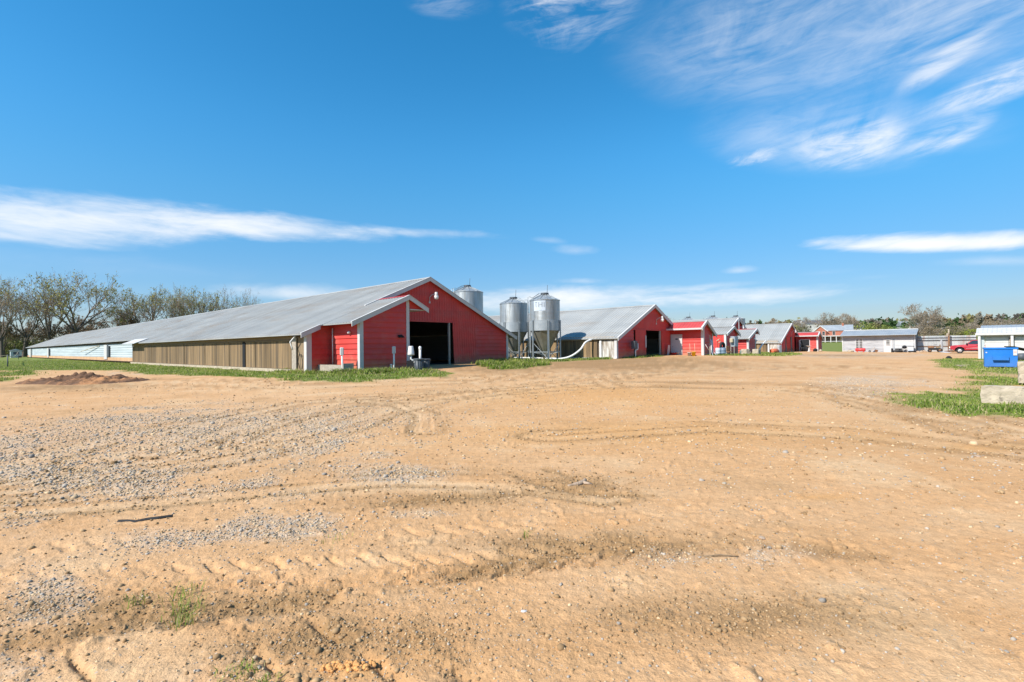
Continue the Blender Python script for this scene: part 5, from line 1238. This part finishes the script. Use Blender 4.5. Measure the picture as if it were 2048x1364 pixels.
for src,px,Y,rz,s,l in ((T_bare,4,150,2.2,(1.0,1.05),'dark bare tree at the left edge of the picture, largest trunk'),(T_mid,-26,158,1.,(1.1,1.15),'dark tree reaching in from outside the left edge'),(T_mid,48,160,3.0,(.9,.98),'dark open tree between the left edge tree and the tall bare tree'),
  (T_bare,238,172,4.,(.78,.95),'bare purplish tree right of the big yellow budded tree'),(T_bare,272,178,1.4,(.7,.86),'leaning bare tree just left of the round olive tree'),(T_mid,378,186,2.2,(.9,1.06),'dark stemmed tree right of the slender pale tree'),(T_oak,402,190,2.8,(.85,1.05),'olive budded tree, second from the slender pale tree'),
  (T_bare,452,196,.6,(.95,1.1),'bare wide tree near the right end of the tree row'),(T_slim,492,202,1.8,(1.1,1.06),'light green tree at the right end of the tree row'),(T_mid,522,212,4.4,(.75,.9),'smallest tree, last at the right end of the tree row')):
    x,y=pxy(px,Y); tree_copy(src,l,x,y,rz,s,WG)
x,y=pxy(-10,178); T_sm=tree_obj('understorey_tree','brown low trees filling in beneath the tall trees behind the barn',d_small,x,y,0,1.,'low brown trees under the tall trees')
rt=random.Random(5)
for i in range(13):
    px=-40+i*44+rt.uniform(-6,6); Y=170+i*1.3+rt.uniform(-9,16); x,y=pxy(px,Y); k=rt.uniform(.8,1.2)
    tree_copy(T_sm,'brown low trees filling in beneath the tall trees behind the barn',x,y,rt.uniform(0,6),(k,k*rt.uniform(.85,1.12)),'low brown trees under the tall trees')
# leafy crowns made of many small faces
def leafy(n,c,R,size,cols,seed):
    g=np.random.default_rng(seed)
    # clumps inside the crown volume
    K=max(6,n//60); cc=g.normal(size=(K,3)); cc/=np.linalg.norm(cc,axis=1)[:,None]; cc*=g.uniform(.35,.95,(K,1))**.6
    w=g.integers(0,K,n); p=cc[w]+g.normal(size=(n,3))*.17
    p=p*np.array(R)+np.array(c)
    a=g.normal(size=(n,3)); a/=np.linalg.norm(a,axis=1)[:,None]; b=np.cross(a,g.normal(size=(n,3))); b/=np.linalg.norm(b,axis=1)[:,None]
    s=size*g.uniform(.6,1.4,(n,1)); a*=s;b*=s*.7
    v=np.stack([p-a,p+b,p+a,p-b],axis=1).reshape(-1,3); f=np.arange(4*n).reshape(n,4)
    t=g.random((n,1))*.5+g.random((K,1))[w]*.5; col=np.array(cols[0])*(1-t)+np.array(cols[1])*t
    col=np.repeat(np.concatenate([col,np.ones((n,1))],axis=1),4,axis=0)
    return v,f,col
def leafy_tree(name,label,x,y,h,r,cols,seed,group,n=900,cat='tree'):
    t=thing(name,label,cat,(x,y,zg(x,y)-.1),seed,group)
    mb=MB(); rd=random.Random(seed); mb.tube([(0,0,-.4),(.1,0,h*.35),(0,.1,h*.7)],[h*.025,h*.02,h*.008],6)
    for i in range(6): 
        a=rd.uniform(0,6.28); mb.tube([(0,0,h*.3),(math.cos(a)*r*.4,math.sin(a)*r*.4,h*.5),(math.cos(a)*r*.75,math.sin(a)*r*.75,h*.72)],[h*.012,h*.009,h*.004],4)
    mb.build('trunk',M['bark'],t)
    v,f,c=leafy(n,(0,0,h*.58),(r,r,h*.44),h*.035,cols,seed); npmesh('crown',v,f,M['leaf'],t,col=c); return t
GB=((.18,.22,.05),(.31,.33,.09)); DG=((.04,.085,.028),(.09,.14,.045)); BT=((.24,.18,.115),(.36,.28,.185)); OG=((.20,.185,.07),(.31,.27,.12))
x,y=pxy(28,168); leafy_tree('shrub','large yellow green shrub under the trees at the left edge',x,y,6.5,4.2,((.10,.12,.03),(.2,.21,.07)),5,None,1400,'shrub')
x,y=pxy(80,168); leafy_tree('shrub','smaller dark green shrub beside the barn far end',x,y,5.2,3.0,((.04,.10,.03),(.11,.17,.06)),8,None,900,'shrub')
# right hand side
x,y=pxy(1851,232); T_b=tree_obj('bare_oak','wide bare crowned tree standing above the corrugated fence',d_broad,x,y,.5,1.14,None)
RG='bare trees beyond the fence and workshop'
for px,Y,s,rz,l in ((1872,225,(.5,.40),1.,'brown bare tree just right of the wide crowned tree, over the fence'),(1905,220,(.55,.40),2.2,'brown bare tree above the short pole'),(1935,228,(.62,.46),3.4,'brown bare tree above the red pickup'),(1962,232,(.70,.52),.3,'brown bare tree over the garage roof left corner'),(1992,245,(.72,.56),4.,'brown bare tree above the garage doors'),(1835,228,(.5,.5),5.,'low brown tree at the right end of the workshop'),(2030,260,(.8,.56),2.,'brown bare tree at the right edge above the garage'),(1700,300,(.9,1.0),1.5,'pale bare tree right behind the brick farmhouse'),(1655,300,(1.0,1.05),2.5,'round bare tree behind the brick farmhouse roof'),(1685,330,(.8,1.05),3.5,'reddish bare tree between farmhouse and pines'),(1334,250,(.62,.98),0.,'bare treetop peeping over the second barn gable'),(1560,300,(.8,.85),.8,'bare tree behind the fourth barn ridge, left one'),(1600,310,(.85,.9),4.4,'bare tree behind the fourth barn annex')):
    x,y=pxy(px,Y); tree_copy(T_b,l,x,y,rz,s,RG)
LGp='leafing trees behind the workshop and fence'
for px,Y,h,r,cols,l in ((1732,215,7.6,4.4,GB,'yellow green tree over the workshop windows, left'),(1748,222,7.8,3.8,OG,'olive tree over the workshop roof, between two yellow green ones'),(1765,210,6.6,3.6,GB,'yellow green tree over the workshop door'),(1805,230,6.4,5.,((.09,.17,.03),(.17,.26,.06)),'bright green low tree over the workshop garage door'),(1888,240,8.6,5.,DG,'dark green tree between the wide bare tree and the pole'),(1822,260,9.,5.,DG,'dark green tree left of the wide bare tree'),(1945,205,4.2,2.8,((.20,.24,.03),(.30,.32,.06)),'bright lime bush over the fence near the garage'),(1860,216,5.5,4.6,BT,'brown hazy bush under the wide bare tree'),(1915,214,6.4,4.6,OG,'olive bush above the corrugated fence middle'),(1980,222,6.6,5.,BT,'brown bush over the garage left end'),(1612,250,7.5,4.2,((.07,.08,.03),(.14,.13,.06)),'dark round tree left of the brick farmhouse'),(1590,262,8.5,5.2,OG,'olive tree above the fourth barn annex roof'),(1655,270,8.,5.,BT,'brown tree close behind the farmhouse'),(1570,285,9.,6.,BT,'brown tree behind the fourth barn gable'),(1690,182,3.,1.6,BT,'reddish bare bush before the farmhouse porch')):
    x,y=pxy(px,Y); leafy_tree('leafing_tree',l,x,y,h,r,cols,px,LGp,1100)
# far wooded slope: one mass
def far_wood():
    V=[];F=[];C=[];o=0; g=np.random.default_rng(17)
    for i in range(620):
        px=g.uniform(1230,2250); Y=g.uniform(320,820)**1.; x,y=pxy(px,Y)
        if abs((px-1668)/40)<1 and Y<360: continue
        h=g.uniform(10,15)*(1.0); k=g.random()
        pine=(1700<px<1835 and Y<520 and k<.75) or k<.10
        cols=DG if pine else (BT if k<.62 else OG if k<.86 else ((.19,.17,.13),(.27,.24,.19)))
        if px>1990: cols=((.15,.125,.10),(.22,.19,.155)) if k>.25 else DG
        z=zg(x,y)-1; R=(4.5,4.5,h*.48) if not pine else (3.6,3.6,h*.52)
        v,f,c=leafy(110,(x,y,z+h*.52),R,1.25,cols,i+1000)
        V.append(v);F.append(f+o);C.append(c);o+=len(v)
    ob=npmesh('distant_wood',np.concatenate(V),np.concatenate(F),M['leaf'],col=np.concatenate(C)); tag(ob,'far wooded slope of brown and green treetops on the right','woodland',kind='stuff')
    # brush under the left trees
    V=[];F=[];C=[];o=0
    for i in range(80):
        px=g.uniform(-140,560); Y=g.uniform(176,215); x,y=pxy(px,Y); h=g.uniform(4,9)
        v,f,c=leafy(150,(x,y,zg(x,y)+h*.5),(4.,4.,h*.55),.5,((.24,.185,.13),(.38,.30,.21)) if g.random()<.75 else ((.16,.16,.06),(.26,.25,.10)),i+5000)
        V.append(v);F.append(f+o);C.append(c);o+=len(v)
    ob=npmesh('brushwood',np.concatenate(V),np.concatenate(F),M['leaf'],col=np.concatenate(C)); tag(ob,'brown brush filling the wood floor behind the long barn','brushwood',kind='stuff')
far_wood()
# ---------------- grass blades
def blades(name,label,x,y,hmin,hmax,wid,seed,yel=.25,flop=.5):
    g=np.random.default_rng(seed); n=len(x)
    z=ground_fields(x,y)[0]
    cl=fbm(x*1.6,y*1.6,3,200+seed); h=(hmin+(hmax-hmin)*np.clip((cl-.33)*2.6,0,1)*g.uniform(.3,1.3,n))
    a=g.uniform(0,2*np.pi,n); dx,dy=np.cos(a),np.sin(a); sx,sy=-dy,dx; fl=h*g.uniform(.15,flop+.35,n)*1.3; w=wid*g.uniform(.6,1.3,n)
    p0=np.stack([x-sx*w,y-sy*w,z-.02],1); p1=np.stack([x+sx*w,y+sy*w,z-.02],1)
    mx,my,mz=x+dx*fl*.35,y+dy*fl*.35,z+h*.62
    p2=np.stack([mx-sx*w*.8,my-sy*w*.8,mz],1); p3=np.stack([mx+sx*w*.8,my+sy*w*.8,mz],1); p4=np.stack([x+dx*fl,y+dy*fl,z+h*.98],1)
    v=np.stack([p0,p1,p2,p3,p4],1).reshape(-1,3); b=np.arange(n)*5
    f=np.stack([np.stack([b,b+1,b+3],1),np.stack([b,b+3,b+2],1),np.stack([b+2,b+3,b+4],1)],1).reshape(-1,3)
    t=np.clip(fbm(x*.7,y*.7,3,300+seed)*1.6-.4+g.normal(0,.25,n),0,1)[:,None]
    col=np.array((.15,.235,.028))*(1-t)+np.array((.37,.40,.085))*t
    dry=(g.random(n)<yel*.5)[:,None]; col=np.where(dry,np.array((.42,.36,.17)),col)
    col=np.repeat(np.concatenate([col,np.ones((n,1))],1),5,axis=0)
    o=npmesh(name,v,f,M['blade'],col=col); return tag(o,label,'grass',kind='stuff')
def scatter(poly,n,seed,lim=1e9,near=None,thr=.45):
    g=np.random.default_rng(seed); xs=[p[0] for p in poly]; ys=[p[1] for p in poly]; X=[];Y=[];tot=0
    bx=(max(min(xs)-.5,-95),min(max(xs)+.5,75)); by=(max(min(ys)-.5,0),min(max(ys)+.5,110))
    for _ in range(60):
        x=g.uniform(*bx,n*2); y=g.uniform(*by,n*2); r=np.hypot(x,y)
        k=g.random(n*2)<np.minimum(1,(near/r)**1.3) if near else np.ones(n*2,bool)
        k&=(polysd(poly,x,y)<.5)&(r<lim)
        x,y=x[k],y[k]; m=grassmask(x,y)*(.55+.9*fbm(x*1.3,y*1.3,3,55))+g.normal(0,.16,len(x))>thr; X.append(x[m]);Y.append(y[m]);tot+=m.sum()
        if tot>=n: break
    return np.concatenate(X)[:n],np.concatenate(Y)[:n]
def scatter_rect(x0,x1,y0,y1,n,seed,thr=.45):
    return scatter([(x0,y0),(x1,y0),(x1,y1),(x0,y1)],n,seed,thr=thr)
x,y=scatter(POLY['yard_left'],80000,1,120,26); blades('grass','long green verge below the cooling pad wall of the nearest barn',x,y,.02,.13,.018,1,.5)
g_=np.random.default_rng(3); s=g_.uniform(0,1,9000); q=g_.normal(0,.5,9000)
lx=np.concatenate([np.interp(s[:6000],[0,.35,.7,1],[-14.2,-10.2,-8.4,-5.9]),np.interp(s[6000:],[0,1],[-8.6,-4.4])]); ly=np.concatenate([np.interp(s[:6000],[0,.35,.7,1],[31.2,27.6,27.2,28.0]),np.interp(s[6000:],[0,1],[26.4,26.2])])
tall=blades('weeds','tall yellow green weeds in front of the red annex',lx+q*.7,ly+q*.5+g_.normal(0,.3,9000),.03,.28,.018,4,.5,1.1)
x,y=scatter(POLY['gable_right'],15000,5,thr=.35); blades('grass','grass tuft strip before the right half of the nearest gable',x,y,.05,.34,.020,5,.45)
x,y=scatter(POLY['b2_front'],26000,6,70,35,thr=.3); blades('grass','thin grass in front of the second barn',x,y,.05,.2,.022,6,.45)
x,y=scatter(POLY['annex_row'],22000,7,90,45); blades('grass','thin grass in front of the row of red annexes',x,y,.06,.22,.026,7,.4)
x,y=scatter(POLY['left_patch'],12000,8,60,26); blades('grass','short patchy grass round the dug earth on the left',x,y,.05,.16,.018,8,.5)
x,y=scatter(POLY['right_patch'],90000,9,62,13); blades('grass','green grass with bare earth around the concrete blocks',x,y,.02,.12,.010,9,.5)
def tuft(px_,py_,n,sp,h,seed):
    g=np.random.default_rng(seed); return px_+g.normal(0,sp,n),py_+g.normal(0,sp,n)
X=[];Y=[]
for tx,ty,n,sp in ((-2.05,3.12,60,.05),(-1.35,2.5,90,.045),(-2.2,3.3,50,.06),(-1.95,2.95,40,.04),(-1.2,2.42,60,.03),(.1,4.2,16,.02),(-1.5,4.2,30,.08),(-2.4,3.2,30,.05)):
    a,b=tuft(tx,ty,n,sp,.1,int(abs(tx*100))); X.append(a);Y.append(b)
blades('grass','small green tufts growing in the foreground ruts',np.concatenate(X),np.concatenate(Y),.025,.085,.0025,12,.5,1.0)
# ---------------- loose stones and clods
def pebbles(name,label,n,kind,seed):
    g=np.random.default_rng(seed); X=np.zeros(0);Y=np.zeros(0)
    while len(X)<n:
        r=np.exp(g.uniform(math.log(2.1),math.log(26),n*2)); a=g.uniform(-.9,.9,n*2); x=r*np.sin(a); y=r*np.cos(a)
        _,gr,mu,gs,_c=ground_fields(x,y)
        pr=(.022+1.0*gr**1.3+.04*(fbm(x*1.7,y*1.7,3,400)>.6))if kind=='gravel' else (.03+.9*mu)
        k=(g.random(n*2)<pr)&(gs<.4); X=np.concatenate([X,x[k]]);Y=np.concatenate([Y,y[k]])
    x,y=X[:n],Y[:n]; r=np.hypot(x,y); z=ground_fields(x,y)[0]
    t=(1+5**.5)/2; B=np.array([(-1,t,0),(1,t,0),(-1,-t,0),(1,-t,0),(0,-1,t),(0,1,t),(0,-1,-t),(0,1,-t),(t,0,-1),(t,0,1),(-t,0,-1),(-t,0,1)])/1.9
    FI=np.array([(0,11,5),(0,5,1),(0,1,7),(0,7,10),(0,10,11),(1,5,9),(5,11,4),(11,10,2),(10,7,6),(7,1,8),(3,9,4),(3,4,2),(3,2,6),(3,6,8),(3,8,9),(4,9,5),(2,4,11),(6,2,10),(8,6,7),(9,8,1)])
    s=np.exp(g.normal(math.log(.0062 if kind=='gravel' else .008),.42,n))*np.clip(r/5.,.75,1.9)
    sc=g.uniform(.65,1.25,(n,1,3))*s[:,None,None]; sc[:,:,2]*=.75
    v=B[None]*(1+g.normal(0,.14,(n,12,1)))*sc; a=g.uniform(0,6.28,n); ca,sa=np.cos(a)[:,None],np.sin(a)[:,None]
    vx=v[:,:,0]*ca-v[:,:,1]*sa; vy=v[:,:,0]*sa+v[:,:,1]*ca
    v=np.stack([vx+x[:,None],vy+y[:,None],v[:,:,2]+(z+s*.15)[:,None]],2).reshape(-1,3)
    f=(FI[None]+(np.arange(n)*12)[:,None,None]).reshape(-1,3)
    if kind=='gravel':
        t_=g.random((n,1)); col=np.array((.24,.21,.175))*(1-t_)+np.array((.46,.39,.31))*t_; tan=(g.random((n,1))<.5); col=np.where(tan,np.array((.50,.36,.215))*(.75+.5*t_),col)
    else: t_=g.random((n,1)); col=np.array((.24,.145,.068))*(1-t_)+np.array((.43,.28,.145))*t_
    col=np.repeat(np.concatenate([col,np.ones((n,1))],1),12,axis=0)
    o=npmesh(name,v,f,M['stone'],col=col); return tag(o,label,'gravel' if kind=='gravel' else 'clods',kind='stuff')
pebbles('gravel','loose grey and tan gravel strewn over the yard',36000,'gravel',21)
pebbles('dirt_clods','small brown clods thrown up along the muddy ruts',16000,'clod',22)
# ---------------------------------------------------------------- sky
SUN_EL=R_(43); sh=-VA+.2*UA; sh/=np.linalg.norm(sh)
SDIR=Vector((sh[0]*math.cos(SUN_EL),sh[1]*math.cos(SUN_EL),math.sin(SUN_EL)))
wd=bpy.data.worlds.new('World'); SC.world=wd; wd.use_nodes=True; nt=wd.node_tree; L=nt.links.new
bg=nt.nodes['Background']
sky=N(nt,'ShaderNodeTexSky'); sky.sky_type='NISHITA'; sky.sun_disc=False; sky.sun_elevation=SUN_EL; sky.sun_rotation=math.atan2(SDIR.x,SDIR.y)%(2*math.pi); sky.air_density=1.0; sky.dust_density=.35; sky.ozone_density=2.5; sky.altitude=200
hs=N(nt,'ShaderNodeHueSaturation'); setin(hs,Hue=SKY_H,Saturation=SKY_S,Value=SKY_V); L(sky.outputs[0],hs.inputs['Color'])
tc=N(nt,'ShaderNodeTexCoord'); sx=N(nt,'ShaderNodeSeparateXYZ'); L(tc.outputs['Generated'],sx.inputs[0])
def mth(op,a,b=None,c=None):
    x=N(nt,'ShaderNodeMath',operation=op)
    for s_,i in ((a,0),(b,1),(c,2)):
        if s_ is None: continue
        if isinstance(s_,(int,float)): x.inputs[i].default_value=s_
        else: L(s_,x.inputs[i])
    return x.outputs[0]
az=mth('ARCTAN2',sx.outputs[0],sx.outputs[1]); el=mth('ARCSINE',sx.outputs[2])
hz=N(nt,'ShaderNodeMapRange'); hz.interpolation_type='SMOOTHSTEP'; setin(hz,**{'From Min':-.02,'From Max':.42,'To Min':SKY_LOW,'To Max':1.}); L(el,hz.inputs[0]); af=N(nt,'ShaderNodeMapRange'); setin(af,**{'From Min':-.6,'From Max':.8,'To Min':1.,'To Max':.72}); L(az,af.inputs[0]); ef=N(nt,'ShaderNodeMapRange'); setin(ef,**{'From Min':.05,'From Max':.35,'To Min':0.,'To Max':1.}); L(el,ef.inputs[0])
af2=mth('ADD',af.outputs[0],mth('MULTIPLY',mth('SUBTRACT',1.,af.outputs[0]),ef.outputs[0])); L(mth('MULTIPLY',hz.outputs[0],af2),hs.inputs['Value'])
h2=N(nt,'ShaderNodeMapRange'); h2.interpolation_type='SMOOTHSTEP'; setin(h2,**{'From Min':0.,'From Max':.30,'To Min':1.,'To Max':0.}); L(el,h2.inputs[0])
tint=N(nt,'ShaderNodeMix',data_type='RGBA',blend_type='MULTIPLY'); L(h2.outputs[0],tint.inputs[0]); L(hs.outputs[0],tint.inputs[6]); tint.inputs[7].default_value=HZTINT
def nz(sa,se,rot,scale,det,rough,off,dist=0.):
    cb=N(nt,'ShaderNodeCombineXYZ'); L(az,cb.inputs[0]); L(el,cb.inputs[1]); cb.inputs[2].default_value=off
    mp=N(nt,'ShaderNodeMapping',vector_type='TEXTURE'); L(cb.outputs[0],mp.inputs[0]); mp.inputs['Rotation'].default_value=(0,0,rot); mp.inputs['Scale'].default_value=(1/sa,1/se,1)
    n=N(nt,'ShaderNodeTexNoise'); setin(n,Scale=scale,Detail=det,Roughness=rough,Distortion=dist); L(mp.outputs[0],n.inputs['Vector']); return n.outputs['Fac']
n_low=nz(6,20,.0,1.,8,.60,1.3,.5); n_puf=nz(9,22,0,1.4,5,.55,4.1); n_cir=nz(5,17,.55,1.,9,.66,2.2,1.2); n_cir2=nz(7,18,.30,1.,9,.66,7.7,1.6); n_fin=nz(22,60,.2,1,6,.7,3.3,.6); n_fib=nz(8,46,.10,1.,8,.64,5.5,1.1); n_pat=nz(5,11,.06,1.,7,.62,9.1,.9)
veil=mth('MULTIPLY',mth('ADD',mth('MULTIPLY',n_fib,.45),mth('MULTIPLY',n_pat,.65)),.92)
n_band=mth('ADD',mth('MULTIPLY',n_low,.62),mth('MULTIPLY',nz(14,75,.0,1.,6,.6,6.2,.3),.38))
def blob(c,rot,gain,n,ns,soft=1.,flat=0.):
    a0,e0,ra,re=c
    da=mth('SUBTRACT',az,a0); de=mth('SUBTRACT',el,e0)
    cr,sr=math.cos(rot),math.sin(rot)
    u=mth('DIVIDE',mth('ADD',mth('MULTIPLY',da,cr),mth('MULTIPLY',de,sr)),ra)
    w=mth('DIVIDE',mth('SUBTRACT',mth('MULTIPLY',de,cr),mth('MULTIPLY',da,sr)),re)
    if flat:   # flatter underside
        w=mth('MULTIPLY',w,mth('ADD',1.0,mth('MULTIPLY',mth('LESS_THAN',w,0.),flat)))
    r2=mth('ADD',mth('MULTIPLY',u,u),mth('MULTIPLY',w,w))
    base=mth('SUBTRACT',1.,mth('POWER',r2,.75))
    if ns<0:
        e=N(nt,'ShaderNodeMapRange'); e.interpolation_type='SMOOTHSTEP'; setin(e,**{'From Min':0.,'From Max':.9}); L(base,e.inputs[0])
        q=N(nt,'ShaderNodeMapRange'); q.interpolation_type='SMOOTHSTEP'; setin(q,**{'From Min':.5+(-ns-1)*.6-soft/2,'From Max':.5+(-ns-1)*.6+soft/2}); L(n,q.inputs[0])
        return mth('MULTIPLY',mth('MULTIPLY',e.outputs[0],q.outputs[0]),gain)
    d=mth('MULTIPLY',mth('ADD',base,mth('MULTIPLY',mth('SUBTRACT',n,.5),ns)),gain)
    r=N(nt,'ShaderNodeMapRange'); r.interpolation_type='SMOOTHSTEP'; setin(r,**{'From Min':0.,'From Max':soft,'To Min':0.,'To Max':min(1.,gain)}); L(d,r.inputs[0]); return r.outputs[0]
CL=[((-.72,.195,.30,.046),.10,.95,n_band,1.9,1.25,.0),((-.45,.214,.27,.030),.02,.9,n_band,2.0,1.25,.2),((-.20,.222,.21,.012),-.02,.6,n_band,2.6,1.1,0),((-.70,.133,.25,.026),0,.4,n_low,2.2,1.4,0),
 ((.078,.207,.04,.009),-.1,.45,n_puf,1.6,1.1,.3),((.127,.186,.052,.014),-.04,.55,n_puf,1.6,1.1,.3),((.131,.126,.065,.009),-.03,.55,n_puf,1.8,1.,.3),
 ((-.42,.101,.16,.022),0,.75,n_low,2.,1.2,.2),((.12,.092,.27,.034),0,.95,n_band,2.,1.2,.1),((.40,.083,.22,.022),0,.85,n_band,2.4,1.2,.1),((.377,.106,.10,.008),.03,.5,n_low,2.2,1.,0),((.426,.132,.038,.010),0,.6,n_puf,1.5,1.,.4),
 ((.56,.49,.40,.13),-.10,.42,veil,-1.02,.46,0),((.80,.45,.20,.10),.1,.42,veil,-1.02,.46,0),((.57,.335,.25,.07),-.20,.36,veil,-1,.46,0),((.456,.323,.05,.013),.1,.7,n_fin,2.4,1.2,0),((.60,.316,.10,.045),-.1,.9,veil,-1.05,.34,0),((.72,.300,.065,.026),.3,.85,veil,-1.05,.32,0),((.785,.352,.12,.030),.2,.95,veil,-1.05,.34,0),((.72,.400,.08,.02),.42,.6,veil,-1,.34,0),
 ((.70,.146,.175,.022),-.11,1.,n_band,1.7,1.,.5),((.77,.113,.09,.010),-.11,.5,n_low,2.,1.2,0),((-.12,.60,.10,.026),0,.35,veil,-1.14,.36,0),((.14,.615,.17,.10),.15,.8,veil,-1.14,.30,0),((.559,.118,.06,.007),0,.25,n_puf,1.6,1.,.3),((.627,.104,.04,.006),0,.25,n_puf,1.6,1.,.3)]
dens=None
for c,rot,gain,n,ns,soft,flat in CL:
    b=blob(c,rot,gain,n,ns,soft,flat); dens=b if dens is None else mth('SUBTRACT',1.,mth('MULTIPLY',mth('SUBTRACT',1.,dens),mth('SUBTRACT',1.,b)))
front=mth('GREATER_THAN',sx.outputs[1],0.); 
mx=N(nt,'ShaderNodeMix',data_type='RGBA'); L(dens,mx.inputs[0]); L(tint.outputs[2],mx.inputs[6]); mx.inputs[7].default_value=CLOUD
L(mx.outputs[2],bg.inputs['Color']); bg.inputs['Strength'].default_value=SKY_STR
sun=bpy.data.lights.new('sun','SUN'); sun.energy=SUN_E; sun.angle=R_(.53); sun.color=(1.,.955,.88)
so=bpy.data.objects.new('sun',sun); COL.objects.link(so); so.rotation_euler=SDIR.to_track_quat('Z','Y').to_euler(); so.location=(-40,-40,60)
# ---------------------------------------------------------------- camera
cam=bpy.data.cameras.new('camera'); co=bpy.data.objects.new('camera',cam); COL.objects.link(co); SC.camera=co
cam.sensor_width=36.; cam.lens=1005/2048*36; cam.clip_start=.1; cam.clip_end=9000
Rv=Vector((.99992,.00014,-.0125)); Uv=Vector((.0125,-.01083,.99986)); Fv=Vector((0,.99994,.01083))
Mx=Matrix((( Rv.x,Uv.x,-Fv.x,0),(Rv.y,Uv.y,-Fv.y,0),(Rv.z,Uv.z,-Fv.z,1.6),(0,0,0,1))); co.matrix_world=Mx
SC.view_settings.view_transform='Standard'; SC.view_settings.look='None'; SC.view_settings.exposure=EXPO; SC.view_settings.gamma=1
SC.render.engine='CYCLES'; SC.cycles.max_bounces=5; SC.cycles.diffuse_bounces=3; SC.cycles.glossy_bounces=2; wd.cycles.sampling_method='MANUAL'; wd.cycles.sample_map_resolution=512; SC.cycles.use_denoising=True
